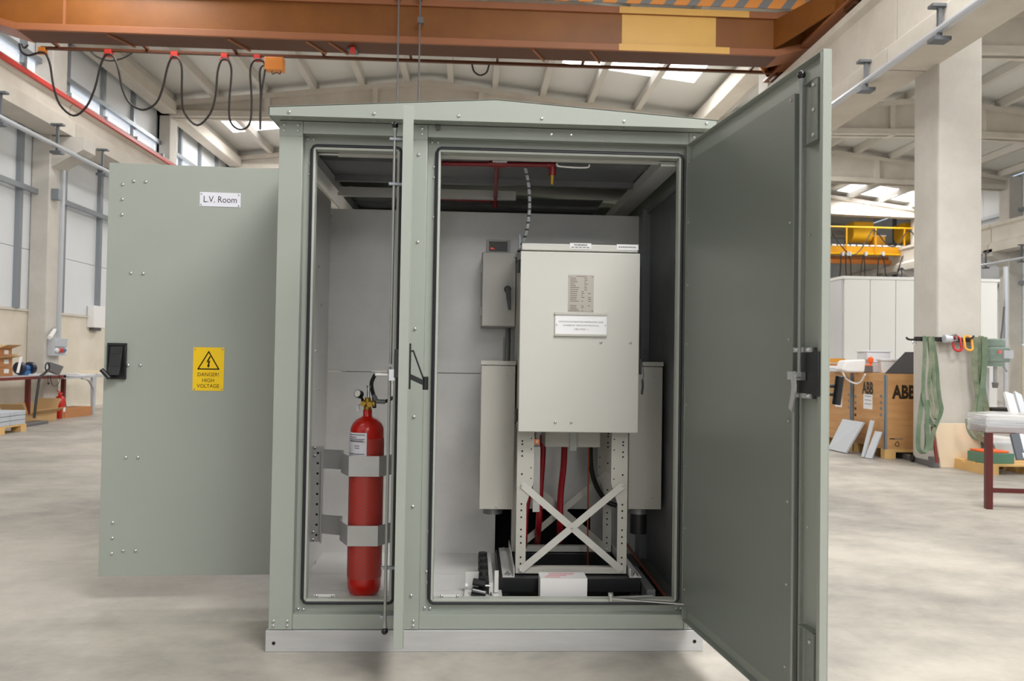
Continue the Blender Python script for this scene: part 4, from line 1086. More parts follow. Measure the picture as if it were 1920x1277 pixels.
m.hexa([(b.x-.006, Yb-.03, b.z), (b.x+.008, Yb-.03, b.z), (b.x+.006, Yb-.016, b.z), (b.x-.005, Yb-.016, b.z), (a.x-.014, Yb-.026, a.z+.006), (a.x+.014, Yb-.026, a.z+.006), (a.x+.012, Yb-.012, a.z+.006), (a.x-.012, Yb-.012, a.z+.006)])
m.build('lever', 'black_gloss', bd, bevel=0.002)
a = at(953, 615, .8); MB().cyl((a.x, .80, z0), (a.x, .80, z0-0.21), 0.012, 10).build('conduit', 'zinc_dull', sb_)
m = MB().box(a.x-0.022, a.x-0.012, .86, .9, z0-0.21, z0-0.05); m.build('conduit_rail', 'beige_box', sb_)
# --- status display above it
x0, x1, z0, z1 = R2(912, 450, 957, 474, 0.86)
dp = thing('status_display', 'small white-framed display unit above the grey wall box', 'display', ((x0+x1)/2, .88, z0))
MB().box(x0, x1, 0.86, BY, z0, z1).build('case', 'white_card', dp, bevel=0.002)
sx0, sx1, sz0, sz1 = R2(917, 453.5, 951.5, 471, 0.86)
m = MB().box(sx0, sx1, 0.857, 0.86, sz0, sz1)
W, H = sx1-sx0, sz1-sz0
for u, v, l, k in ((.05, .82, .9, 1), (.05, .5, .3, 1), (.1, .56, .18, 1), (.08, .2, .22, 2), (.08, .3, .14, 2)):
    m.box(sx0+W*u, sx0+W*(u+l), .8565, .857, sz0+H*v, sz0+H*v+H*.07, k)
m.build('screen', ['lcd', 'lcd_yellow', 'lcd_red'], dp, label='dark screen with dim yellow and red characters')

# --- red pipework under the roof
rp_ = thing('sprinkler_pipe', 'dark red pipework with a brass nozzle under the cabinet roof', 'pipe', at(935, 308, .12))
P0, P1, P2 = at(770, 306, .13), at(932, 307, .13), at(1036, 309, .13)
MB().cyl(P0, P2, 0.0105, 12).build('main_pipe', 'red_pipe', rp_)
m = MB().cyl(P1-V((.035, 0, 0)), P1+V((.035, 0, 0)), 0.0155, 12); m.cyl(P1, P1+V((0, .04, -.002)), 0.0155, 12); m.build('tee', 'red_pipe', rp_)
m = MB().cyl(P2-V((.025, 0, 0)), P2+V((.012, 0, 0)), 0.0155, 12); m.cyl(P2+V((0, 0, .012)), P2-V((0, 0, .045)), 0.0155, 12); m.build('elbow', 'red_pipe', rp_)
m = MB().cyl(P2-V((0, 0, .045)), P2-V((0.001, 0, .085)), 0.010, 10, r2=0.0075); m.build('nozzle', 'brass', rp_)
Q0 = V((P1.x+.012, .86, P1.z-.01)); MB().cyl(P1, Q0, 0.0105, 12).build('branch_pipe', 'red_pipe', rp_)
m = MB().cyl(Q0, Q0+V((-.5, 0, .006)), 0.0105, 12); m.cyl(Q0+V((0, 0, .02)), Q0+V((0, 0, -.04)), .0125, 12); m.build('branch_pipe', 'red_pipe', rp_)
m = MB().box(P1.x-.006, P1.x+.006, .118, .122, P1.z+.01, 2.056); m.build('hanger', 'galv_light', rp_)
o = MB().tube(smooth([at(975, 294, .14), at(984, 312, .15), at(991, 345, .17), at(993, 385, .19), at(989, 425, .21), at(982, 450, .24), at(973, 470, .28), at(967, 483, .31)], 6), 0.0075, 10).build('flexible_conduit', 'conduit_ribbed', loc=at(970, 470, .26)); tag(o, 'grey ribbed flexible conduit curving down to the switchgear top', 'conduit')

# --- cable clamp block on the floor
t = thing('cable_clamp', 'black cable clamps in a row on a zinc bracket by the cabinet sill', 'clamp', (at(915, 1122, .1).x, .25, .17))
x0, x1 = at(870, 1110, .10).x, at(942, 1110, .10).x
MB().box(x0, x1, .088, .20, .17, .186).build('foot_plate', 'zinc', t, bevel=0.001)
a, b = at(872, 1120, .26), at(895, 1067, .26)
MB().box(a.x, b.x+.05, .215, .22, .17, b.z).build('back_plate', 'zinc', t)
xa_, xb_ = at(917.5, 1080, .13).x, at(924.5, 1080, .13).x
MB().box(xa_, xb_, .12, .66, .19, at(920, 1092, .13).z).build('rail', 'zinc', t)
a, b = at(927, 1100, .15), at(935, 1070, .15); MB().box(a.x, b.x, .15, .155, .19, b.z).build('side_plate', 'zinc', t)
for k in range(4):
    y = .14+k*.105; xx = at(907, 1090, .14).x
    m = MB().box(xx-.022, xx+.02, y, y+.045, .20, .262); m.cyl((xx-.001, y+.02, .262), (xx-.001, y+.02, .278), .021, 12)
    m.cyl((xx-.001, y+.02, .2775), (xx-.001, y+.02, .2785), .014, 12)
    m.build('clamp_block', 'black_plastic', t, bevel=0.003)
xx = at(897, 1105, .12).x
m = MB().cyl((xx+.03, .12, .192), (xx-.028, .12, .205), .020, 12); m.cyl((xx+.03, .115, .235), (xx-.024, .12, .243), .015, 10); m.build('gland', 'black_gloss', t, bevel=.002)
m = MB().cyl((xa_-.03, .115, .228), (xa_+.006, .115, .228), .005, 8); m.cyl(((xa_+xb_)/2, .10, .178), ((xa_+xb_)/2, .10, .205), .0045, 8); m.cyl(((xa_+xb_)/2, .10, .182), ((xa_+xb_)/2, .10, .192), .009, 6); m.cyl(at(875, 1097, .215), at(875, 1097, .21), .007, 10)
m.build('bolt', 'steel_bright', t)

# --- white carton
fx0, fx1 = at(1013, 1105, .115).x, at(1101, 1105, .115).x
t = thing('white_carton', 'small white carton with faint red print standing at the sill', 'carton', ((fx0+fx1)/2, .17, .104))
zc1 = at(1056, 1085, .115).z
m = MB().box(fx0, fx1, .115, .215, .104, zc1, 0)
for k in range(3):
    m.box(fx0+.02+.01*k, fx0+.085+.03*k, .135+.02*k, .141+.02*k, zc1, zc1+.0004, 1)
m.box(fx0+.04, fx0+.15, .193, .199, zc1, zc1+.0004, 1)
m.build('box', ['white_card', 'ink_red'], t)
# ================================================================== ORANGE OVERHEAD CRANE
GY = 8.6
cr = thing('overhead_crane', 'orange-brown overhead travelling crane bridge spanning above the cabinet', 'crane', (-1, GY, 5.85))
gz0, gz1 = 5.86, 6.50
xg0, xg1 = -6.75, 4.55
MB().box(xg0, xg1, GY, GY+0.02, gz0+0.1, gz1-0.06).build('web', 'crane_brown', cr)
MB().box(xg0, xg1, GY+0.42, GY+0.44, gz0+0.1, gz1-0.06).build('web', 'crane_brown', cr)
MB().box(xg0, xg1, GY-0.05, GY, gz0, gz0+0.1).build('flange', 'crane_flange', cr, bevel=0.004)
MB().box(xg0, xg1, GY, GY+0.44, gz0, gz0+0.02).build('bottom_plate', 'crane_dark', cr)  # girder underside, its shade put into the darker colour
MB().box(xg0, xg1, GY-0.05, GY+0.5, gz1-0.07, gz1+0.03).build('flange', 'crane_flange', cr, bevel=0.004)
for s, x0 in ((-1, xg0), (1, xg1)):     # haunched ends
    x1 = x0+s*0.75
    MB().prism([(x0, GY, gz0+0.1), (x1, GY, gz0+0.28), (x1, GY, gz1-0.02), (x0, GY, gz1-0.06)], (0, 0.02, 0)).build('web', 'crane_brown', cr)
    MB().prism([(x0, GY-0.05, gz0), (x1, GY-0.05, gz0+0.2), (x1, GY-0.05, gz0+0.3), (x0, GY-0.05, gz0+0.1)], (0, 0.52, 0)).build('flange', 'crane_flange', cr)
    MB().prism([(x0, GY-0.05, gz1-0.07), (x1, GY-0.05, gz1+0.04), (x1, GY-0.05, gz1+0.14), (x0, GY-0.05, gz1+0.03)], (0, 0.55, 0)).build('flange', 'crane_flange', cr)
# newer, paler section of the girder
px0, px1 = at(1166, 60, GY).x, at(1342, 60, GY).x
MB().box(px0, px1, GY-0.006, GY, gz0+0.1, gz1-0.07).build('repair_panel', 'crane_patch', cr)
MB().box(px0-0.05, px1+0.2, GY-0.056, GY-0.05, gz0, gz0+0.1).build('repair_panel', 'crane_patch', cr)
MB().box(px0-0.05, px1+0.5, GY-0.056, GY-0.05, gz1-0.07, gz1+0.03).build('repair_panel', 'crane_patch', cr)
MB().box(at(119, 20, GY).x-0.006, at(123, 20, GY).x+0.004, GY-0.004, GY, gz0+0.1, gz1-0.07).build('weld_seam', 'crane_flange', cr)
# striped board along the walkway
hx0 = at(655, 2, GY-0.12).x
MB().box(hx0, 4.95, GY-0.13, GY-0.11, gz1+0.05, gz1+0.62).build('hazard_board', 'hazard_stripes', cr)
# braces under the girder
for px in (213, 436, 583, 625, 1005, 1112):
    p = at(px, 88, GY+0.1); MB().bar((p.x-0.05, GY+0.01, gz0-0.01), (p.x+0.16, GY+0.46, gz0-0.012), 0.03, 0.02).build('brace', 'crane_flange', cr)
# end carriages on the runway rails
def carriage(xc, y0, y1, z):
    o = MB().box(xc-0.14, xc+0.14, y0, y1, z+0.02, z+0.36).build('end_carriage', 'crane_brown', cr, bevel=0.01)
    for a, b in ((z+0.36, z+0.40), (z-0.02, z+0.02)): MB().box(xc-0.2, xc+0.2, y0, y1, a, b).build('carriage_flange', 'crane_flange', o)
    for y in (y0+0.35, y1-0.35):
        MB().cyl((xc-0.07, y, z), (xc+0.07, y, z), 0.17, 18).build('wheel', 'black_plastic', o)
        MB().box(xc-0.16, xc-0.1, y-0.14, y+0.14, z-0.08, z+0.12).build('axle_box', 'crane_dark', o)
    for y in (y0, y1-0.1): MB().box(xc-0.05, xc+0.05, y-0.1, y+0.1, z+0.06, z+0.2).build('buffer', 'black_plastic', o)
carriage(5.1, 6.7, 10.1, 6.02)
carriage(-7.45, 6.2, 9.0, 5.90)
MB().prism([(4.5, GY+0.02, gz0+0.12), (5.0, GY-1.2, gz0+0.25), (5.0, GY-1.2, gz1-0.05), (4.5, GY+0.02, gz1-0.08)], (0.02, 0.02, 0)).build('corner_gusset', 'crane_brown', cr)
MB().prism([(4.45, GY+0.45, gz0+0.02), (5.0, GY+1.5, gz0+0.2), (5.0, GY+1.5, gz0+0.45), (4.45, GY+0.45, gz0+0.35)], (0.02, 0.02, 0)).build('corner_gusset', 'crane_orange', cr)
# lamp under the right end
a = at(1500, 36, GY-0.02); MB().prism([a, a+V((.42, 0, 0)), a+V((.38, 0, -.05)), a+V((.2, 0, -.05))], (0, -.12, 0)).build('lamp_housing', 'white_card', cr)
a = at(1455, 102, GY+1.2); MB().box(a.x-0.1, a.x+0.1, GY+1.2, GY+1.3, a.z-0.03, a.z+0.03).build('sensor', 'white_card', cr)
# cable carrier rail with trolleys
FY = 9.6
zr = 6.02
rl = MB().box(-6.95, 4.86, FY-0.03, FY+0.03, zr-0.05, zr-0.01).build('cable_rail', 'crane_dark', cr)
for k in range(9): MB().box(-6.7+1.4*k-0.02, -6.7+1.4*k+0.02, FY-0.5, FY+0.02, zr-0.01, zr+0.03).build('rail_arm', 'crane_dark', rl)
TPX = [(80, 100), (204, 103), (328, 106), (421.5, 110), (483, 112)]
TX = []
for i, (px, py) in enumerate(TPX):
    p = at(px, py, FY); TX.append(p.x)
    m = MB().box(p.x-0.05, p.x+0.05, FY-0.05, FY+0.05, zr-0.1, zr-0.03); m.prism([(p.x-0.08, FY-0.03, zr-0.13), (p.x+0.08, FY-0.03, zr-0.13), (p.x+0.05, FY-0.03, zr-0.08), (p.x-0.05, FY-0.03, zr-0.08)], (0, 0.06, 0))
    m.build('cable_trolley', 'conductor_red' if i else 'crane_orange', rl)
p0, p1 = at(498, 133, FY), at(533, 113, FY)
o = MB().box(p0.x, p1.x, FY-0.08, FY+0.08, p0.z, p1.z+0.02).build('junction_box', 'crane_orange', cr, bevel=0.006)
q = at(518, 136, FY); MB().tube(smooth([q+V((-.07, 0, .02)), q+V((-.06, 0, -.03)), q, q+V((.06, 0, -.02)), q+V((.07, 0, .03))], 4), 0.008, 6).build('cable_tail', 'cable_black', o)
# hook trolley bits under the flange
q = at(662, 92, GY+0.3)
MB().box(q.x-0.07, q.x+0.07, GY+0.2, GY+0.4, q.z-0.05, gz0).build('trolley_wheel_box', 'galv_dark', cr)
MB().box(q.x-0.02, q.x+0.05, GY+0.15, GY+0.2, q.z-0.12, q.z-0.02).build('limit_switch', 'conductor_red', cr)
# festoon cable, one long tube through all trolleys
pts = []
def F_(px, py): return at(px, py, FY-0.06)
P2 = [(36, 82), (40, 97), (53, 104), (68, 100), (78, 99), (86, 102), (94, 122), (100, 160), (112, 196), (138, 217), (162, 200), (178, 165), (188, 125), (196, 106), (204, 102), (214, 108), (222, 130), (230, 168), (244, 194), (268, 206), (292, 194), (305, 165), (313, 130), (320, 111), (328, 106), (336, 112), (341, 130), (341, 180), (346, 212), (370, 235), (394, 213), (404, 180), (408, 135), (414, 115), (421, 110), (429, 115), (434, 135), (430, 190), (432, 228), (450, 243), (468, 232), (472, 190), (469, 135), (474, 116), (483, 111), (494, 116), (497, 130), (491, 170), (488, 215), (488, 243), (489, 180), (487, 135), (494, 122), (505, 125)]
o = MB().tube(smooth([F_(*q) for q in P2], 4), 0.017, 8).build('festoon_cable', 'cable_black', loc=F_(270, 110)); tag(o, 'black cable hanging in long loops under the orange crane', 'cable')
o = MB().tube(smooth([at(170, 97, FY+0.3), at(185, 108, FY+0.3), at(207, 114, FY+0.3), at(230, 109, FY+0.3), at(248, 99, FY+0.3)], 5), 0.014, 8).build('slack_cable', 'cable_black', loc=at(207, 105, FY+.3)); tag(o, 'short slack black cable behind the hanging loops', 'cable')
o = MB().tube(smooth([at(885, 121, FY), at(889, 134, FY), at(900, 141, FY), at(912, 136, FY), at(917, 122, FY)], 5), 0.015, 8).build('slack_cable', 'cable_black', loc=at(900, 125, FY)); tag(o, 'single small cable loop hanging under the crane above the cabinet', 'cable')
o = MB().tube(smooth([at(40, 82, FY), at(45, 90, FY), at(53, 84, FY)], 5), 0.012, 8).build('slack_cable', 'cable_black', loc=at(45, 85, FY)); tag(o, 'tiny cable loop at the far left end of the crane', 'cable')
# two ropes hanging in front of the girder, down behind the cabinet
for px, lab in ((747, 'thin steel rope hanging from the crane, left of the one with a clamp'), (787, 'thin steel rope hanging from the crane with a small clamp on it')):
    p = at(px, 60, GY-0.2)
    t = thing('hoist_rope', lab, 'rope', (p.x, GY-0.2, gz1+0.02))
    MB().cyl((p.x, GY-0.2, 3.6), (p.x, GY-0.2, gz1+0.05), 0.013, 8).build('rope', 'grey_dark', t)
    MB().box(p.x-0.03, p.x+0.03, GY-0.23, GY-0.11, gz1-0.03, gz1+0.03).build('anchor', 'galv_dark', t)
    if px == 787:
        q = at(789, 39, GY-0.2); MB().box(q.x-0.045, q.x+0.045, GY-0.24, GY-0.16, q.z-0.045, q.z+0.045).build('clamp', 'grey_dark', t, bevel=.006)

# ================================================================== YELLOW CRANE IN THE RIGHT BAY
KY = 27.5
def K(px, py, Y=KY): return at(px, py, Y)
yc = thing('yellow_crane', 'bright yellow overhead crane far down the right-hand bay', 'crane', (11.5, KY, 5.0))
zt_, zb_ = K(1640, 463).z, K(1640, 475).z
x0, x1 = 6.3, 17.9
MB().box(x0, x1, KY, KY+0.3, zb_, zt_).build('girder', 'crane_amber', yc)
MB().box(x0, x1, KY-0.04, KY+0.34, zb_-0.06, zb_).build('flange', 'crane_yellow', yc)
MB().box(x0, x1, KY+0.9, KY+0.94, K(1640, 490).z, K(1640, 476).z).build('web', 'crane_brown', yc)
MB().box(x0, K(1690, 485).x, KY+0.7, KY+0.86, K(1640, 490.5).z, K(1640, 483).z).build('bottom_girder', 'crane_orange', yc)
n = 0
xx = K(1562, 460).x
while xx < K(1716, 460).x:
    MB().box(xx, xx+0.19, KY+0.1, KY+0.3, zt_+0.01, zt_+0.09).build('rail_clip', 'foam_white', yc); xx += 0.262
MB().box(x0, x1, KY+0.1, KY+0.3, zt_, zt_+0.03).build('track', 'black_plastic', yc)
zh = K(1640, 427.5).z
MB().cyl((x0, KY-0.1, zh), (x1, KY-0.1, zh), 0.035, 8).build('handrail', 'crane_yellow', yc)
for px in (1585, 1639.5, 1693):
    p = K(px, 450); MB().box(p.x-0.025, p.x+0.025, KY-0.12, KY-0.07, zb_-0.04, zh).build('rail_post', 'crane_amber', yc)
for a, b, c in ((1592, 1629, 'hoist_drum'), (1685, 1722, 'hoist_drum')):
    xa, xb = K(a, 440, KY+0.9).x, K(b, 440, KY+0.9).x; zc_ = K(1610, 437, KY+.9).z; r_ = 0.40
    prof = [(KY+0.5, zc_+r_), (KY+1.3, zc_+r_)]+[(KY+0.9+0.4*math.cos(t), zc_-0.05-0.36*math.sin(t)) for t in [i*math.pi/8 for i in range(9)]]
    MB().prism([(xa, y, z) for y, z in prof], (xb-xa, 0, 0)).build(c, 'crane_yellow', yc, bevel=0.02)
a, b = K(1638, 459, KY+.6), K(1660, 443, KY+.6)
MB().box(a.x, b.x, KY+.6, KY+1.0, a.z, b.z).build('control_box', 'crane_amber', yc, bevel=.01); MB().box(a.x-.02, b.x+.02, KY+.58, KY+1.02, b.z, b.z+.03).build('box_lid', 'foam_white', yc)
for px in (1577, 1586, 1590.5, 1620, 1652, 1694):
    p = K(px, 476); MB().box(p.x-.04, p.x+.04, KY-.2, KY, p.z-.1, p.z+.06).build('cable_trolley', 'galv_light', yc)
def KC(pts, lab, nm='festoon_cable'):
    o = MB().tube(smooth([K(a, b, KY-.18) for a, b in pts], 5), 0.022, 6).build(nm, 'cable_black', loc=K(*pts[0])); tag(o, lab, 'cable', 'festoon cables of the yellow crane'); return o
KC([(1560, 437), (1575, 458), (1590, 474), (1600, 478), (1612, 470), (1624, 452), (1634, 434), (1640, 432), (1648, 440), (1660, 455), (1672, 462), (1684, 458), (1696, 440), (1703, 433), (1710, 436), (1716, 444)], 'grey cable swinging in wide loops along the handrail of the yellow crane')
KC([(1590, 478), (1595, 490), (1596, 515), (1604, 525), (1612, 520), (1616, 495), (1619, 478), (1621, 490), (1622, 523)], 'leftmost deep cable loop below the yellow crane girder')
KC([(1652, 478), (1647, 490), (1645, 523)], 'short straight cable end below the middle of the yellow crane girder')
KC([(1653, 478), (1658, 490), (1661, 515), (1670, 524), (1680, 522), (1686, 500), (1693, 480), (1699, 490), (1704, 512), (1712, 522)], 'widest cable loop below the yellow crane girder, next to the column')
KC([(1577, 478), (1576, 505), (1574, 524)], 'straight cable hanging leftmost below the yellow crane, by the green door edge')
KC([(1586, 478), (1586, 500), (1587, 524)], 'second straight cable from the left below the yellow crane')
# ================================================================== ALONG THE LEFT WALL
BX0, BX1 = -7.50, -7.05
by1 = atx(124, 702, BX1).y; bz = 0.775
t = thing('workbench', 'long workbench with a red-brown steel frame by the left wall', 'workbench', (BX1, by1-1.2, 0))
MB().box(BX0, BX1, 8.2, by1+.4, bz-0.012, bz).build('tabletop', 'table_grey', t)
MB().box(BX1-0.05, BX1, 8.2, by1, bz-0.06, bz-0.012).build('rail', 'bench_red', t); MB().box(BX0, BX1, by1-0.06, by1, bz-0.06, bz-0.012).build('rail', 'bench_red', t)
for px in (55, 121):
    x = BX0; y = atx(px, 740, x+.06).y-.03; MB().box(x, x+0.065, y, y+0.065, 0, bz-0.06).build('leg', 'bench_red', t)
    if px < 100: MB().box(x+.065, BX1-.05, y, y+.05, bz-.06, bz-.012).build('rail', 'bench_red', t)
def carton(name, lab, x0, x1, y0, y1, z0, z1, rz=0, mt='cardboard', grp=None, flaps=None, label=False):
    c = V(((x0+x1)/2, (y0+y1)/2, z0)); hx, hy, h = (x1-x0)/2, (y1-y0)/2, z1-z0
    M = Matrix.Rotation(rz, 3, 'Z')
    def q(x, y, z): return c+M@V((x, y, z))
    t = thing(name, lab, 'box', c, grp)
    th = 0.006
    m = MB()
    def bx(a, b, cc, d, e, f, mi=0): m.hexa([q(a, cc, e), q(b, cc, e), q(b, d, e), q(a, d, e), q(a, cc, f), q(b, cc, f), q(b, d, f), q(a, d, f)], mi)
    bx(-hx, hx, -hy, hy, 0, th); bx(-hx, -hx+th, -hy, hy, th, h); bx(hx-th, hx, -hy, hy, th, h); bx(-hx+th, hx-th, -hy, -hy+th, th, h); bx(-hx+th, hx-th, hy-th, hy, th, h)
    if not flaps: bx(-hx+th, hx-th, -hy+th, hy-th, h-th, h)
    m.build('body', mt, t)
    if label:
        m = MB(); bx(hx, hx+0.002, -hy+2*hy*.45, -hy+2*hy*.75, h*.35, h*.8); m.build('paper_label', 'white_paper', t)
    for (side, ang) in (flaps or []):
        m = MB(); l = hx*0.9 if side in 'xX' else hy*0.9; l = min(l, 0.24)
        ca, sa = math.cos(ang), math.sin(ang)     # ang from vertical, positive outwards
        if side in 'xX':
            s = 1 if side == 'X' else -1; a = [q(s*hx, -hy, h), q(s*hx, hy, h)]; d = M@V((s*sa*l, 0, ca*l))
        else:
            s = 1 if side == 'Y' else -1; a = [q(-hx, s*hy, h), q(hx, s*hy, h)]; d = M@V((0, s*sa*l, ca*l))
        n_ = (a[1]-a[0]).cross(d).normalized()*0.005
        m.prism([a[0], a[1], a[1]+d, a[0]+d], n_); m.build('flap', 'cardboard_light', t)
    return t
# three cartons stacked on the bench
cy1 = atx(24, 690, -7.12).y
h_ = 0.145
for k, lab in enumerate(('bottom carton of the stack of three on the workbench', 'middle carton of the stack on the workbench, slightly open', 'top carton of the stack on the workbench, flap raised')):
    carton('cardboard_box', lab, -7.46, -7.12, cy1-0.42, cy1-0.015*k, bz+h_*k, bz+h_*(k+1)-0.004, rz=0.02*k, flaps=None if k == 0 else [('X', 1.35 if k == 1 else 1.2), ('Y', 1.3)] , label=True)
# bench grinder
g = atx(47, 686, -7.28); gy = g.y; gz = bz+0.10
t = thing('bench_grinder', 'blue bench grinder with two dark wheel guards on the workbench', 'grinder', (-7.28, gy, bz))
ax = V((0.2, 0.98, 0)).normalized()
gc = V((-7.28, gy, gz+0.015))
MB().cyl(gc-ax*0.07, gc+ax*0.07, 0.048, 16).build('motor', 'blue_machine', t, bevel=.006)
MB().box(-7.34, -7.22, gy-0.09, gy+0.09, bz, bz+0.075).build('base', 'blue_machine', t, bevel=.008)
for s in (-1, 1):
    o = MB().cyl(gc+ax*(s*0.075), gc+ax*(s*0.15), 0.1, 20).build('wheel_guard', 'navy', t, bevel=.006)
    MB().cyl(gc+ax*(s*0.15), gc+ax*(s*0.165), 0.05, 16).build('hub_cover', 'black_plastic', o)
a, b = atx(33, 699, -7.14), atx(40, 669, -7.2)
o = MB().bar(a, b, .035, .02).build('white_profile', 'foam_white', loc=a); tag(o, 'short white profile leaning upright beside the bench grinder', 'profile')
a, b = atx(62, 697, -7.15), atx(88, 697, -7.15)
o = MB().box(-7.4, -7.15, a.y, b.y, bz, bz+.022).build('white_sheet', 'foam_white', loc=(-7.2, a.y, bz)); tag(o, 'flat white sheet lying at the right end of the workbench', 'sheet')
# platform scale
fz = atz(70, 787, 0.0); sx_, sy_ = -6.9, atx(66, 780, -6.9).y
t = thing('platform_scale', 'platform scale with a bent black pole and slanted display', 'scale', (sx_, sy_, 0))
a, b = atz(42, 789, 0.04), atz(91, 788, 0.04)
MB().obox((-6.85, atx(50, 787, -6.85).y, 0.0), (-.2, .02, 0), (0, atx(91, 787, -6.88).y-atx(50, 787, -6.88).y, 0), (0, 0, .05)).build('platform', 'grey_dark', t, bevel=.008)
def sp(px, py): return atx(px, py, -6.92)
MB().tube(smooth([sp(64, 784), sp(68, 750), sp(73, 715), sp(76, 706), sp(84, 700), sp(90, 694)], 5), .02, 8).build('pole', 'black_plastic', t)
dh = MB(); c_ = [sp(93, 696), sp(112, 703), sp(120, 687), sp(96, 679)]
dh.prism(c_, (-.06, 0.0, 0)); o = dh.build('display_head', 'grey_dark', t, bevel=.006)
rc = sp(89, 688); rr = 0.062
MB().tube([rc+V((0, rr*math.cos(i*math.pi/8), rr*1.1*math.sin(i*math.pi/8))) for i in range(16)], .011, 6, closed=True).build('carry_ring', 'black_plastic', t)
MB().cyl(rc+V((-.02, 0, 0)), rc+V((-.012, 0, 0)), .045, 14).build('dial', 'foam_white', t)
MB().tube(smooth([sp(111, 703), sp(112, 712), sp(108, 722), sp(101, 724), sp(96, 716), sp(95, 704)], 5), .006, 5).build('cord', 'hose_black', t)
m = MB().tube([sp(90, 703), sp(90, 717)], .004, 5); m.ball(sp(91, 719), .018); m.build('plug', 'hose_black', t)
# grey table behind
gx = -7.1; ty0, ty1 = by1+.05, atx(192, 706, gx).y+.3; tz = bz-.045
t = thing('grey_table', 'pale grey table with curved braces behind the workbench', 'table', (gx, ty1-.5, 0))
MB().box(-7.5, gx, ty0, ty1, tz-.04, tz).build('tabletop', 'table_grey', t, bevel=.004)
ly = atx(177, 745, gx).y
m = MB(); p = atx(177, 745, gx); MB().prism([(gx-.05, ly-.07, tz-.04), (gx-.05, ly+.07, tz-.04), (gx-.05, ly+.04, 0), (gx-.05, ly-.03, 0)], (.05, 0, 0)).build('leg', 'table_grey', t, bevel=.004)
MB().strap(smooth([(gx-.02, ly-.45, tz-.05), (gx-.02, ly-.2, tz-.09), (gx-.02, ly-.06, tz-.22), (gx-.02, ly-.03, tz-.4)], 4), (1, 0, 0), .04, .02).build('brace', 'table_grey', t)
for k, (p0, p1, pz, lab) in enumerate(((145, 176, .012, 'white board lying on the grey table, lowest one'), (148, 192, .03, 'white board on top of another on the grey table'), (174, 185, .05, 'small cream block lying on the boards of the grey table'))):
    a, b = atx(p0, 700, gx-.1).y, atx(p1, 700, gx-.1).y
    o = MB().obox((gx-.35, a, tz+pz-.012), (.3, .04, 0), (-.03, b-a, 0), (0, 0, .018 if k < 2 else .04)).build('board', 'plywood_pale' if k == 2 else 'foam_white', loc=(gx-.2, (a+b)/2, tz)); tag(o, lab, 'board')
# small fire extinguisher under the bench end
e = atx(112.5, 757, -7.2); c = V((-7.2, e.y, 0))
t = thing('fire_extinguisher', 'small red fire extinguisher on the floor behind the open carton', 'extinguisher', c)
MB().lathe(c, [(.07, 0), (.082, .02), (.082, .33), (.06, .38), (.03, .40), (.03, .42)], 18).build('body', 'red_gloss', t)
m = MB().box(c.x-.015, c.x+.015, c.y-.05, c.y+.05, .42, .45); m.cyl(c+V((0, 0, .45)), c+V((0, -.1, .49)), .01, 6); m.build('valve', 'conductor_red', t)
MB().tube(smooth([c+V((0, .03, .43)), c+V((.02, .1, .36)), c+V((.05, .1, .2))], 4), .012, 6).build('hose', 'hose_black', t)
MB().box(c.x+.06, c.x+.083, c.y-.04, c.y+.03, .12, .2).build('label', 'white_paper', t)
# cartons on the floor
f0, f1 = atz(82, 785, 0), atz(121, 784, 0)
carton('cardboard_box', 'open cardboard box with raised flaps on the floor by the scale', -7.08-.36, -7.08, atx(62, 780, -6.98).y, atx(119, 780, -6.98).y, 0, .15, rz=.03, flaps=[('X', 1.1), ('x', .3), ('y', .7), ('Y', .5)], mt='cardboard_light')
carton('cardboard_box', 'closed brown carton on the floor under the grey table', -7.08-.36, -7.08, atx(134, 778, -6.98).y, atx(179, 778, -6.98).y, 0, .165, rz=-.1)
# pallet with grey slabs
py1, px1 = 8.72, -6.53
t = thing('wooden_pallet', 'low wooden pallet at the left edge carrying grey slabs', 'pallet', (px1-.4, py1-.6, 0))
for k in range(5): MB().box(px1-.8+.165*k, px1-.8+.165*k+.14, py1-1.2, py1, .085, .105).build('deck_board', 'pine', t)
for k in range(3):
    y = py1-1.2+.53*k
    MB().box(px1-.8, px1, y, y+.14, .065, .085).build('stringer', 'pine', t)
    for x in (px1-.8, px1-.47, px1-.14): MB().box(x, x+.14, y, y+.14, 0, .065).build('block', 'pine', t)
first = None
for l in range(3):
    for k in range(3):
        for j in range(2):
            y0 = py1-1.17+.39*k; x0 = px1-.78+.39*j
            d = V((x0, y0, .106+.068*l))
            if first is None:
                first = MB().box(x0, x0+.38, y0, y0+.38, d.z, d.z+.062).build('grey_slab', 'slab_grey', loc=d, bevel=.006)
                tag(first, 'grey concrete slab stacked in three layers on the low pallet', 'slab', 'slabs on the low pallet'); f0_ = d
            else:
                o = first.copy(); COL.objects.link(o); o.location = d
# socket box on the wall column, conduit, tube lamp
cxf = -7.53
y0, y1 = 11.12, atx(129, 645, cxf+.16).y
zt2, zb2, zm2 = atx(105, 634, cxf+.16).z, atx(105, 667, cxf+.16).z, atx(115, 650, cxf+.16).z
t = thing('socket_box', 'grey electrical box with blue and red sockets on the wall column', 'box', (cxf, 11.3, zb2))
MB().box(cxf+.002, cxf+.12, y0, y0+.4, zb2, zt2).build('body', 'galv_light', t, bevel=.004)
MB().box(cxf+.12, cxf+.14, y0+.01, y1, zm2, zt2).build('cover', 'galv_light', t, bevel=.004)
sk = atx(112, 656, cxf+.2)
for k, mt in enumerate(('foam_white', 'conductor_red', 'conductor_red', 'blue_machine')):
    y = y0+.06+k*.08; MB().cyl((cxf+.12, y, sk.z), (cxf+.165, y, sk.z-.02), .036, 12).build('socket', mt, t, label=('blue' if k == 3 else 'red' if k else 'white')+' round socket')
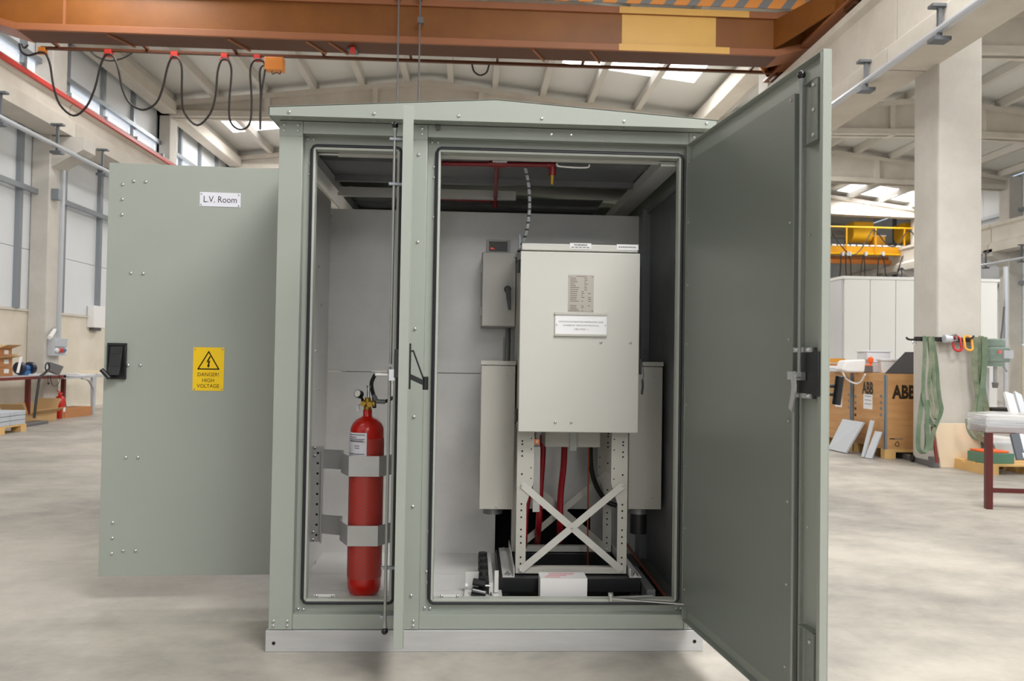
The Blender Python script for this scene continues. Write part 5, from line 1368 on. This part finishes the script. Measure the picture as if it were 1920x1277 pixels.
MB().box(cxf+.12, cxf+.15, y0+.02, y0+.38, zb2+.0, zb2+.02).build('socket_shelf', 'galv_light', t)
o = MB().box(cxf+.003, cxf+.05, atx(111, 500, cxf).y-.04, atx(111, 500, cxf).y+.04, zt2, 4.5).build('cable_duct', 'galv_light', loc=(cxf, 11.5, zt2)); tag(o, 'thin vertical cable duct on the wall column above the socket box', 'duct')
a, b = atx(93, 633, cxf+.2), atx(102, 619, cxf+.05)
t = thing('tube_lamp', 'short white tube lamp tilted above the socket box', 'lamp', a)
MB().cyl(a, b, .035, 10).build('tube', 'foam_white', t); MB().cyl(b, b+(b-a).normalized()*.03, .04, 10).build('cap', 'galv', t); MB().bar(b, V((cxf, b.y, b.z)), .03, .03).build('arm', 'galv', t)
p0, p1 = atx(176, 614, XL+.14), atx(193, 575, XL+.14)
t = thing('wall_cabinet', 'small white wall unit on the dado ledge by the open door', 'unit', (XL, p0.y, p0.z))
MB().box(XL+.0, XL+.14, p0.y, p0.y+.5, p0.z, p1.z).build('case', 'foam_white', t, bevel=.01); MB().box(XL, XL+.1, p0.y+.1, p0.y+.4, p0.z-.06, p0.z).build('base', 'grey_dark', t)
for px, py in ((60, 349),):
    p = atx(px, py, -7.5); o = MB().box(-7.53, -7.4, 11.10, 11.24, p.z-.09, p.z+.1).build('girt_bracket', 'galv', loc=p); tag(o, 'square galvanised bracket on the first wall column', 'bracket')

# ================================================================== BY THE RIGHT COLUMN
# booth of white panels
gx0, gy0, bh = 7.85, 13.2, 2.98
t = thing('panel_booth', 'white panel-walled booth behind the wooden crates', 'booth', (gx0+1.6, gy0+1.5, 0))
for k in range(6): MB().box(gx0+.56*k+.006, gx0+.56*k+.554, gy0, gy0+.06, .0, bh).build('wall_panel', 'booth_white', t, bevel=.004)
for k in range(3): MB().box(gx0-.04, gx0+.02, gy0+.07+1.0*k, gy0+1.06+1.0*k, .0, bh).build('wall_panel', 'booth_side_shade', t, bevel=.004)
MB().box(gx0-.06, gx0+3.4, gy0-.02, gy0+3.1, bh, bh+.06).build('roof_panel', 'booth_white', t)
m = MB()
a = at(1574, 676, 12.2)
MB().box(a.x-1.2, a.x+.12, 12.2, 12.28, a.z-.04, a.z+.04).build('lintel', 'ring_orange', t)
# crates of wood with printed fronts
def crate(name, lab, x0, x1, y0, y1, front, side):
    t = thing(name, lab, 'crate', ((x0+x1)/2, (y0+y1)/2, 0))
    z0, z1 = .12, 1.045
    m = MB().box(x0, x1, y0, y0+.012, z0, z1, 0)
    if front: front(m, y0-.0008)
    m.build('front_panel', ['plywood', 'ink_black', 'white_paper', 'ink_soft'], t)
    m = MB().box(x0, x0+.012, y0+.012, y1, z0, z1, 0)
    if side: side(m, x0-.0008)
    m.build('side_panel', ['plywood', 'ink_black', 'white_paper', 'ink_soft'], t)
    MB().box(x1-.012, x1, y0+.012, y1, z0, z1).build('side_panel', 'plywood', t); MB().box(x0+.012, x1-.012, y1-.012, y1, z0, z1).build('rear_panel', 'plywood', t)
    MB().box(x0, x1, y0, y1, z1, z1+.014).build('lid', 'plywood', t)
    m = MB().box(x0-.004, x0+.03, y0-.004, y0, z0, z1); m.box(x0-.004, x0, y0-.004, y0+.035, z0, z1)
    m.build('corner_strip', 'galv', t)
    for y in (y0, (y0+y1)/2-.05, y1-.1):
        for x in (x0, (x0+x1)/2-.07, x1-.14): MB().box(x, x+.14, y, y+.1, 0, .085).build('pallet_block', 'pine', t)
        MB().box(x0, x1, y, y+.1, .085, z0).build('pallet_board', 'pine', t)
    return t
def cfront(m, y):
    a, b = at(1671, 699, 6.4), at(1700, 736, 6.4)
    m.text('ABB', .225, ((at(1672, 730, 6.4).x+at(1715, 730, 6.4).x)/2+.012, y, at(1690, 736.5, 6.4).z), (1, 0, 0), (0, 0, 1), 1, bold=.045, sx=.72)
    z = at(1675, 824, 6.4).z; x = at(1668, 824, 6.4).x
    m.box(x, x+.07, y, y+.0004, z, z+.014, 1); m.box(x+.075, x+.17, y, y+.0004, z, z+.012, 3)
    c = at(1682, 833, 6.4); r_ = .042
    for k in range(3):
        an = math.radians(90+120*k); bn = math.radians(210+120*k)
        p = V((c.x+r_*math.cos(an), y, c.z+r_*math.sin(an))); q = V((c.x+r_*math.cos(bn), y, c.z+r_*math.sin(bn))); d = q-p
        m.bar(p+d*.2, p+d*.9, .0005, .010, up=V((0, 1, 0)).cross(d), m=1)
def cside(m, x):
    y0, y1 = 6.4, 7.1
    c = atx(1627, 729, 5.12)
    m.text('ABB', .215, (x, c.y, c.z), (0, -1, 0), (0, 0, 1), 1, bold=.045, sx=.72)
    a, b = atx(1619, 766, 5.12), atx(1636, 740, 5.12); m.box(x-.0005, x, b.y, a.y, a.z, b.z, 2)
    for k in range(3): m.box(x-.001, x-.0005, b.y+.03, a.y-.03, b.z-.03-.05*k, b.z-.022-.05*k, 3)
    for py in (743, 755, 766, 778):
        for px in (1604, 1652):
            a = atx(px, py, 5.12); m.box(x-.0006, x, a.y-.025, a.y+.025, a.z-.018, a.z+.018, 1 if py > 760 and px < 1620 else 3)
def bside(m, x):
    a, b = atx(1566, 762, 5.10), atx(1579, 735, 5.10); m.box(x-.0005, x, b.y, a.y, a.z, b.z, 2)
    for py in (740, 752, 764): a = atx(1592, py, 5.10); m.box(x-.0006, x, a.y-.02, a.y+.02, a.z-.018, a.z+.018, 3)
crate('wooden_crate', 'wooden crate nearest the column, black letters on two faces', 5.12, 6.3, 6.4, 7.2, cfront, cside)
crate('wooden_crate', 'wooden crate behind the lettered one, next to the open cabinet door', 5.10, 6.2, 7.25, 8.1, None, bside)
CT = 1.06
# things on the crates
p = [at(1659, 709, 6.42), at(1697, 660, 6.9), at(1745, 660, 6.9), at(1745, 709, 6.42)]
p[0].z = p[3].z = CT+.004
d = (p[1]-p[0]).cross(p[2]-p[0]).normalized()*.05
if d.y < 0: d = -d
o = MB().prism(p, d).build('black_slab', 'slab_black', loc=p[0]); tag(o, 'thick black foam slab tilted up on the lettered crate', 'slab')
def tub(name, lab, px0, px1, py0, py1, Y, dep, mt='bin_white', lid=True):
    a, b = at(px0, py1, Y), at(px1, py0, Y); z0 = max(CT, a.z) if abs(a.z-CT) < .12 else a.z
    t = thing(name, lab, 'container', ((a.x+b.x)/2, Y+dep/2, z0))
    h = b.z-z0; m = MB(); k = .018
    m.hexa([(a.x+k, Y+k, z0), (b.x-k, Y+k, z0), (b.x-k, Y+dep-k, z0), (a.x+k, Y+dep-k, z0), (a.x, Y, b.z-.02), (b.x, Y, b.z-.02), (b.x, Y+dep, b.z-.02), (a.x, Y+dep, b.z-.02)]); m.build('body', mt, t, bevel=.008)
    MB().box(a.x-.008, b.x+.008, Y-.008, Y+dep+.008, b.z-.03, b.z).build('lid', mt, t, bevel=.006)
    return z0, b.z
z0, z1 = tub('plastic_tub', 'lower right white plastic tub on the crates, beside the black slab', 1652, 1688, 673, 709, 6.97, .1)
z0, zA = tub('plastic_tub', 'tall white plastic tub on the crates behind the orange lamp', 1637, 1660, 676, 709, 7.2, .3)
a, b = at(1622, 676, 7.25), at(1668, 658, 7.25)
t = thing('plastic_tub', 'topmost white plastic tub, set on the two others', 'container', ((a.x+b.x)/2, 7.3, zA+.002))
MB().box(a.x+.01, b.x-.01, 7.21, 7.5, zA+.002, b.z-.02).build('body', 'bin_white', t, bevel=.008); MB().box(a.x, b.x, 7.2, 7.51, b.z-.02, b.z).build('lid', 'bin_white', t, bevel=.004)
a, b = at(1622, 710, 7.0), at(1637, 684, 7.0)
t = thing('work_lamp', 'orange and grey battery work light on the crates', 'lamp', ((a.x+b.x)/2, 7.06, CT))
MB().box(a.x, b.x, 7.0, 7.1, CT, CT+.09).build('battery', 'grey_dark', t, bevel=.008)
MB().box(a.x+.002, b.x-.004, 7.0, 7.1, CT+.09, b.z+.0).build('body', 'orange_plastic', t, bevel=.01)
c = at(1634, 680, 7.03); MB().lathe((c.x, 7.05, b.z), [(.012, 0), (.014, .02), (.03, .035), (.034, .055), (.034, .085), (.02, .105)], 14).build('head', 'orange_plastic', t)
# white bag of foam hanging over the crate edge
pl = [(1586, 676), (1624, 674), (1622, 700), (1615, 707), (1590, 706), (1579, 694)]
P_ = [at(a, b, 7.0) for a, b in pl]
sk_ = V((0, .22, 0.0))
t = thing('foam_bag', 'white bag with foam sheets slumped on the crate edge', 'bag', (P_[3].x-.15, 7.1, CT))
for q in P_: q.z = max(q.z, CT+.002)
MB().prism(P_, sk_).build('bag', 'foam_white', t, bevel=.02)
e_ = 5.075
MB().tube(smooth([atx(1580, 698, e_), atx(1588, 711, e_), atx(1604, 719, e_), atx(1614, 716, e_), atx(1622, 702, e_)], 5), .012, 6).build('drooping_edge', 'foam_white', t)
for k, (px0, px1, py0, py1, mt, lab) in enumerate(((1556, 1575, 695, 701, 'foam_white', 'white sheet sticking out on the crates by the cabinet door'), (1557, 1569, 688, 693, 'cardboard', 'thin brown packet on the crates by the cabinet door'), (1556, 1578, 702, 707, 'galv_light', 'crumpled clear plastic on the crates by the cabinet door'))):
    a, b = at(px0, py1, 7.6), at(px1, py0, 7.6)
    zz = [CT+.052, CT+.085, CT+.002][k]
    o = MB().box(a.x-.1, b.x, 7.5, 7.75, zz, zz+[.03, .03, .048][k]).build(['white_sheet', 'brown_packet', 'plastic_film'][k], mt, loc=(a.x, 7.6, zz), bevel=.004); tag(o, lab, ['sheet', 'packet', 'film'][k])
# grey panels leaning on the crates
def lean(lab, q, th, nm='leaning_sheet', x=None):
    b0, b1 = atz(*q[0], 0.003), atz(*q[1], 0.003)
    c1, c2 = atx(*q[2], 5.06), atx(*q[3], 5.06)
    e = b1-b0; top = (c1+c2)/2; l = ((top-(b0+b1)/2))
    up = l-e*(l.dot(e)/e.dot(e))
    off = e*(((c2-b0).dot(e)/e.dot(e)))
    P = [b0, b1, b1+(c1-b1), b0+(c2-b0)]
    n = e.cross(up).normalized()*th
    if n.x > 0: n = -n
    o = MB().prism(P, n).build(nm, ['panel_grey'], loc=(b0+b1)/2); tag(o, lab, 'panel')
lean('large light grey metal panel leaning on the crates', [(1555, 843), (1588, 850.5), (1622, 793), (1583, 787)], .025)
lean('narrow white-grey strip leaning on the crate, left of the wider one', [(1617, 857), (1622, 858), (1640, 789.5), (1634, 788.5)], .02, 'leaning_strip')
lean('grey metal strip leaning on the crate, right of the narrower one', [(1623, 859), (1636, 860.5), (1655, 811), (1642, 809)], .02, 'leaning_strip')

# hook bar on the column with slings, shackles and a ratchet
HY = 5.60
hb0, hb1 = at(1705, 636, HY), at(1832, 633.5, HY)
t = thing('hook_bar', 'black steel bar with upturned hook ends clamped to the column', 'rack', (5.3, HY, hb0.z))
MB().box(at(1718, 635, HY).x, at(1832, 635, HY).x, HY-.02, HY+.05, hb0.z-.02, hb0.z+.03).build('bar', 'hook_dark', t)
MB().tube(smooth([at(1719, 636, HY), at(1708, 637, HY), at(1702, 635.5, HY), at(1699, 632.5, HY)], 4), .012, 6).build('hook_end', 'hook_dark', t)
MB().tube(smooth([at(1800, 634, HY-.02), at(1812, 636, HY-.12), at(1822, 634, HY-.14), at(1826, 630, HY-.14)], 4), .012, 6).build('hook_end', 'hook_dark', t)
def ring(nm, lab, px, py, w_, h_, r_, mt, Y):
    c = at(px, py, Y); hw = w_/2; P = []
    for i in range(16):
        a = i*math.pi/8; x = hw*math.cos(a); z = (h_/2-hw)*(1 if math.sin(a) > 0 else -1)+hw*math.sin(a); P.append(c+V((x, .03*math.sin(a), z)))
    o = MB().tube(P, r_, 8, closed=True).build(nm, mt, loc=c); tag(o, lab, 'shackle')
ring('lifting_ring', 'red oval lifting ring hanging on the column bar', 1794.5, 644, .10, .17, .014, 'ring_red', HY-.10)
ring('lifting_ring', 'orange oval lifting ring hanging on the column bar', 1815.5, 643.5, .095, .165, .013, 'ring_orange', HY-.13)
ring('chain_link', 'small steel shackle hanging at the left tip of the hook bar', 1713, 640.5, .04, .06, .008, 'chrome', HY)
a = at(1783, 635.5, HY-.1)
t = thing('ratchet_buckle', 'silver ratchet buckle wound with strap on the hook bar', 'buckle', a)
R_ = Matrix.Rotation(-.25, 3, 'Y')
m = MB(); m.obox(a+R_@V((-.06, -.03, -.035)), R_@V((.12, 0, 0)), V((0, .012, 0)), R_@V((0, 0, .02))); m.obox(a+R_@V((-.06, -.03, .025)), R_@V((.12, 0, 0)), V((0, .012, 0)), R_@V((0, 0, .02))); m.obox(a+R_@V((.04, -.03, -.02)), R_@V((.02, 0, 0)), V((0, .012, 0)), R_@V((0, 0, .05))); m.obox(a+R_@V((-.06, -.03, -.02)), R_@V((.03, 0, 0)), V((0, .012, 0)), R_@V((0, 0, .05)))
m.build('frame', 'chrome', t)
MB().cyl(a+V((-.08, 0, .0)), a+V((-.0, 0, -.0)), .045, 14).build('strap_roll', 'galv_light', t)
def sling(nm, lab, strands, mt, Y, par=None):
    t = thing(nm, lab, 'sling', at(*strands[0][0][0], Y))
    for k, (pts, wd, yo) in enumerate(strands):
        P = smooth([at(a, b, Y+yo) for a, b in pts], 4)
        for q in P: q.z = max(q.z, .012)
        MB().strap(P, (1, -.35, .15), wd, .008).build('strand', mt[k % len(mt)], t)
    return t
sling('lifting_sling', 'green webbing sling with white tags hanging at the left of the column bar', [
    ([(1733, 630), (1734, 660), (1732, 700), (1731, 735), (1735, 760), (1742, 785), (1750, 797), (1757, 794), (1761, 770), (1756, 740), (1748, 700), (1744, 660), (1740, 631)], .038, -.06),
    ([(1748, 631), (1753, 660), (1757, 690), (1759, 720), (1762, 745), (1765, 760), (1766, 768), (1762, 782), (1756, 793)], .036, -.04),
    ([(1744, 632), (1745, 680), (1742, 720), (1747, 760), (1752, 785), (1757, 770), (1752, 730), (1750, 690), (1749, 640)], .034, -.09),
    ([(1731, 735), (1726, 770), (1722, 810), (1722, 838), (1728, 848), (1736, 845), (1738, 820), (1737, 795)], .045, -.03),
    ([(1740, 750), (1738, 790), (1740, 830), (1736, 846), (1728, 848)], .045, -.07),
    ([(1755, 795), (1748, 820), (1745, 845)], .045, -.05)], ['sling_green', 'sling_green', 'sling_faded'], HY)
sling('lifting_sling', 'faded green webbing sling hanging at the right edge of the column, trailing on the floor', [
    ([(1829, 632), (1827, 670), (1829, 710), (1834, 740), (1828, 775), (1826, 800), (1832, 815), (1845, 825), (1858, 835), (1864, 850), (1874, 862), (1890, 870), (1905, 872), (1922, 870)], .06, -.1),
    ([(1840, 630), (1836, 670), (1840, 705), (1845, 740), (1850, 770), (1850, 800), (1840, 815)], .055, -.08),
    ([(1846, 632), (1846, 680), (1842, 730), (1836, 770), (1830, 800)], .055, -.12),
    ([(1834, 634), (1833, 690), (1836, 740), (1846, 790), (1850, 812)], .05, -.06),
    ([(1812, 785), (1815, 805), (1824, 820), (1836, 826)], .03, -.3),
    ([(1901, 878), (1912, 884), (1924, 886)], .04, .0)], ['sling_faded', 'sling_faded', 'sling_green'], HY)
# plywood sheet and steel foot rail at the column base
b0, b1 = atz(1764, 876.5, .002), atz(1839, 877.5, .002)
t0_, t1_ = at(1752, 794, HY-.03), at(1832, 795, HY-.03)
P = [b0, b1, at(1838, 835, b1.y*.6+(HY-.03)*.4), at(1834, 826, b1.y*.5+(HY-.03)*.5), at(1823, 822, b1.y*.45+(HY-.03)*.55), at(1818, 812, b1.y*.35+(HY-.03)*.65), at(1816, 794.5, HY-.03), t0_]
# keep the sheet planar
n_ = (b1-b0).cross(t0_-b0).normalized()
P = [q-n_*((q-b0).dot(n_)) for q in P]
if n_.y < 0: n_ = -n_
o = MB().prism(P, n_*.018).build('plywood_sheet', 'plywood_pale', loc=b0); tag(o, 'pale plywood sheet leaning against the foot of the slings column', 'sheet')
o = MB().bar(at(1748, 800, HY-.015), at(1757, 868, HY-.10), .03, .02).build('brown_batten', 'bench_red', loc=at(1755, 868, HY-.1)); tag(o, 'thin reddish batten along the left edge of the plywood sheet', 'batten')
a, b = atz(1693, 858, 0), atz(1755, 876, 0)
m = MB(); d = (b-a).normalized(); nn = V((d.y, -d.x, 0))
t = thing('steel_channel', 'dark grey steel channel lying on the floor at the column base', 'channel', (a+b)/2)
MB().obox(a+V((0, 0, .004)), b-a, nn*.06, V((0, 0, .06))).build('channel', 'grey_dark', t, bevel=.003)
MB().obox(b-d*.02, d*.1, nn*.08, V((0, 0, .12))).build('end_plate', 'grey_dark', t)
MB().obox(a, d*.12, nn*.1+V((0, 0, 0)), V((0, 0, .1))).build('end_plate', 'hook_dark', t)
c = (a+b)/2+nn*.07+V((0, 0, .045)); MB().cyl(c-nn*.02, c+nn*.02, .042, 14).build('caster', 'hook_dark', t)

# red-brown bench at the right edge with a film-wrapped load
lg = atz(1855, 955, 0); TY, TX0 = lg.y, atz(1850, 955, 0).x; TW = atz(1861, 955, 0).x-TX0
tzp = at(1856, 800, TY).z-.04
tzt = at(1856, 812, TY).z
t = thing('steel_bench', 'maroon steel bench frame at the right edge, its top wrapped in film', 'bench', (TX0+.6, TY+.3, 0))
A_ = math.radians(-9); E_1 = V((math.cos(A_), math.sin(A_), 0)); E_2 = V((-math.sin(A_), math.cos(A_), 0)); BO = V((TX0, TY, 0)); DEP = .30
def bb(m, a0, a1, b0, b1, z0, z1): return m.obox(BO+E_1*a0+E_2*b0+V((0, 0, z0)), E_1*(a1-a0), E_2*(b1-b0), V((0, 0, z1-z0)))
for a_, b_ in ((0, 0), (.115, DEP-TW), (1.5, 0), (1.5, DEP-TW)): bb(MB(), a_, a_+TW, b_, b_+TW, 0, tzt).build('leg', 'bench_maroon', t, bevel=.003)
zr_ = at(1890, 920, TY).z
bb(MB(), TW, 1.5, .005, TW-.005, zr_-.017, zr_+.017).build('stretcher', 'bench_maroon', t)
bb(MB(), 0, 1.56, 0, DEP, tzt, tzt+.05).build('top_frame', 'bench_maroon', t)
bb(MB(), 0, 1.56, 0, DEP, tzt+.05, tzt+.065).build('top_board', 'table_grey', t)
zw = at(1880, 778, TY).z
for k, (f0, f1, mt, lab) in enumerate(((0.0, .45, 'panel_grey', 'lower grey panel in the film-wrapped load on the bench'), (.47, .9, 'foam_white', 'upper white panel in the film-wrapped load on the bench'))):
    z0, z1 = tzt+.067+(zw-tzt-.07)*f0, tzt+.067+(zw-tzt-.07)*f1
    o = bb(MB(), .03, 1.5, .02, DEP-.02, z0, z1).build('wrapped_panel', mt, loc=BO+E_1*.7+V((0, 0, z0)), bevel=.004); tag(o, lab, 'panel')
m = MB(); rnd = random.Random(5); nz = 10
zlo, zhi = at(1856, 812, TY).z, zw+.006
per = [(-.014+1.59*i/14, -.014) for i in range(15)]+[(1.576, -.014+(DEP+.028)*i/3) for i in range(1, 4)]+[(1.576-1.59*i/8, DEP+.014) for i in range(1, 9)]+[(-.014, DEP+.014-(DEP+.028)*i/3) for i in range(1, 3)]
vs = []
for k in range(nz+1):
    z = zlo+(zhi-zlo)*k/nz
    for (x, y) in per: vs.append(BO+E_1*(x+rnd.uniform(-.006, .006))+E_2*(y+rnd.uniform(-.008, .006))+V((0, 0, z+rnd.uniform(-.008, .008))))
NP = len(per)
m.add(vs, [(k*NP+i, k*NP+(i+1) % NP, (k+1)*NP+(i+1) % NP, (k+1)*NP+i) for k in range(nz) for i in range(NP)])
m.add([vs[nz*NP+i] for i in range(NP)], [tuple(range(NP))])
o = m.build('stretch_film', 'stretch_film', loc=(TX0, TY, zlo)); tag(o, 'clear wrinkled stretch film wound around the load on the bench', 'film')
# drill press head in film, standing behind the bench
DY = 6.35
c = at(1866, 662, DY)
fl0 = V((c.x, DY, 0))
t = thing('drill_press', 'green drill press under clear plastic behind the column slings', 'drill', (c.x, DY, 0))
MB().box(c.x-.16, c.x+.2, DY-.15, DY+.3, 0, .06).build('base', 'machine_green', t, bevel=.01)
MB().cyl((c.x-.02, DY+.15, .06), (c.x-.02, DY+.15, at(1866, 690, DY).z), .04, 14).build('pillar', 'galv_light', t)
zb3, zt3 = at(1866, 687, DY).z, at(1866, 636, DY).z
MB().box(c.x-.13, c.x+.13, DY-.1, DY+.26, zb3+.05, zt3-.1).build('head', 'machine_green', t, bevel=.02)
MB().cyl((c.x, DY+.05, zt3-.1), (c.x, DY+.05, zt3), .14, 20).build('belt_cover', 'machine_green', t, bevel=.015)
MB().cyl((c.x, DY+.05, zb3), (c.x, DY+.05, zb3+.05), .13, 20).build('flange', 'machine_green', t)
MB().box(c.x+.03, c.x+.15, DY-.125, DY-.1, zb3+.1, zb3+.2).build('switch_plate', 'galv_light', t)
b_ = at(1874, 660, DY-.13); MB().cyl((b_.x, DY-.15, b_.z), (b_.x, DY-.125, b_.z), .022, 12).build('stop_button', 'button_red', t)
MB().cyl((c.x, DY, zb3-.2), (c.x, DY, zb3), .022, 10).build('spindle', 'galv', t); MB().cyl((c.x, DY, zb3-.27), (c.x, DY, zb3-.2), .03, 12, r2=.04).build('chuck', 'hook_dark', t)
MB().box(c.x-.17, c.x+.17, DY-.2, DY+.1, .62, .66).build('work_table', 'hook_dark', t)
m = MB(); zz = [(.17, zt3+.01), (.19, zt3-.12), (.19, zb3), (.17, zb3-.25), (.2, .68)]
rnd = random.Random(2); vs = []
for r_, z in zz:
    for i in range(14): a = 2*math.pi*i/14; q = r_*rnd.uniform(.94, 1.08); vs.append((c.x+q*math.cos(a), DY+.05+q*1.1*math.sin(a), z))
m.add(vs, [(k*14+i, k*14+(i+1) % 14, (k+1)*14+(i+1) % 14, (k+1)*14+i) for k in range(4) for i in range(14)]+[tuple(range(13, -1, -1))])
mm = MAT['stretch_film'].copy(); mm.name = 'thin_film'; mm.node_tree.nodes['Principled BSDF'].inputs['Alpha'].default_value = .2; MAT['thin_film'] = mm
o = m.build('plastic_cover', 'thin_film', loc=(c.x, DY, .68)); tag(o, 'clear plastic bag draped over the green drill press', 'cover')
# white profiles and other stock behind the bench
def prof(lab, a, b, wd, th, mt, Ya, Yb, nm='metal_profile', cat='profile'):
    p, q = at(*a, Ya), at(*b, Yb)
    o = MB().bar(p, q, wd, th, up=(0, 1, 0)).build(nm, mt, loc=p); tag(o, lab, cat)
prof('white profile leaning behind the wrapped load, left one', (1908, 800), (1890, 738), .10, .03, 'foam_white', 5.0, 5.3)
prof('white profile leaning behind the wrapped load, right one', (1922, 790), (1907, 738), .09, .03, 'panel_grey', 5.12, 5.45)
prof('dark grey profile slanting under the bench at the right edge', (1914, 862), (1902, 814), .09, .03, 'panel_edge', 4.6, 4.7)
prof('white profile slanting under the bench at the right edge', (1924, 860), (1911, 814), .07, .03, 'foam_white', 4.6, 4.72)
def slab(lab, p0, p1, Y, dep, mt, nm, cat, z0=None):
    a, b = at(*p0, Y), at(*p1, Y); zz = a.z if z0 is None else z0
    o = MB().box(a.x, b.x, Y, Y+dep, zz, b.z).build(nm, mt, loc=(a.x, Y, zz), bevel=.003); tag(o, lab, cat)
a, b = at(1846, 878, 5.1), at(1930, 862, 5.1)
t = thing('wooden_pallet', 'wooden pallet on the floor behind the maroon bench', 'pallet', (a.x+.5, 5.4, 0))
for k in range(4): MB().box(a.x, a.x+1.2, 5.1+.2*k, 5.1+.2*k+.14, .09, .112).build('deck_board', 'pine', t)
for k in range(3): MB().box(a.x+.5*k, a.x+.5*k+.16, 5.1, 5.8, 0, .09).build('block', 'pine', t)
slab('flat green box on the pallet behind the bench', (1846, 858), (1902, 851), 5.15, .3, 'machine_green', 'green_box', 'box', .113)
gtop = at(1902, 851, 5.15).z
slab('orange board on the green box behind the bench', (1845, 850), (1892, 846), 5.2, .25, 'orange_plastic', 'orange_board', 'board', gtop+.002)
slab('grey panel stacked behind the bench, under the wrapped load', (1864, 846), (1908, 833), 5.5, .5, 'panel_grey', 'stock_panel', 'panel', .113)
z1 = at(1908, 833, 5.5).z
slab('white panel on the grey one behind the bench', (1855, 832), (1910, 822), 5.55, .4, 'foam_white', 'stock_panel', 'panel', z1+.002)
# cable and pipe by the far wall column
o = MB().tube(smooth([at(1883, 575, 13.5), at(1880, 610, 13.5), at(1877, 640, 13.5), at(1879, 680, 13.5), at(1888, 697, 13.5)], 5), .018, 8).build('wall_hose', 'galv_dark', loc=at(1880, 690, 13.5)); tag(o, 'dark hose hanging in front of the far wall of the right bay', 'hose')
o = MB().cyl(at(1886, 500, 14), V((at(1886, 500, 14).x, 14, 0)), .05, 10).build('down_pipe', 'galv_light', loc=V((at(1886, 500, 14).x, 14, 0))); tag(o, 'vertical galvanised pipe rising at the far right edge', 'pipe')
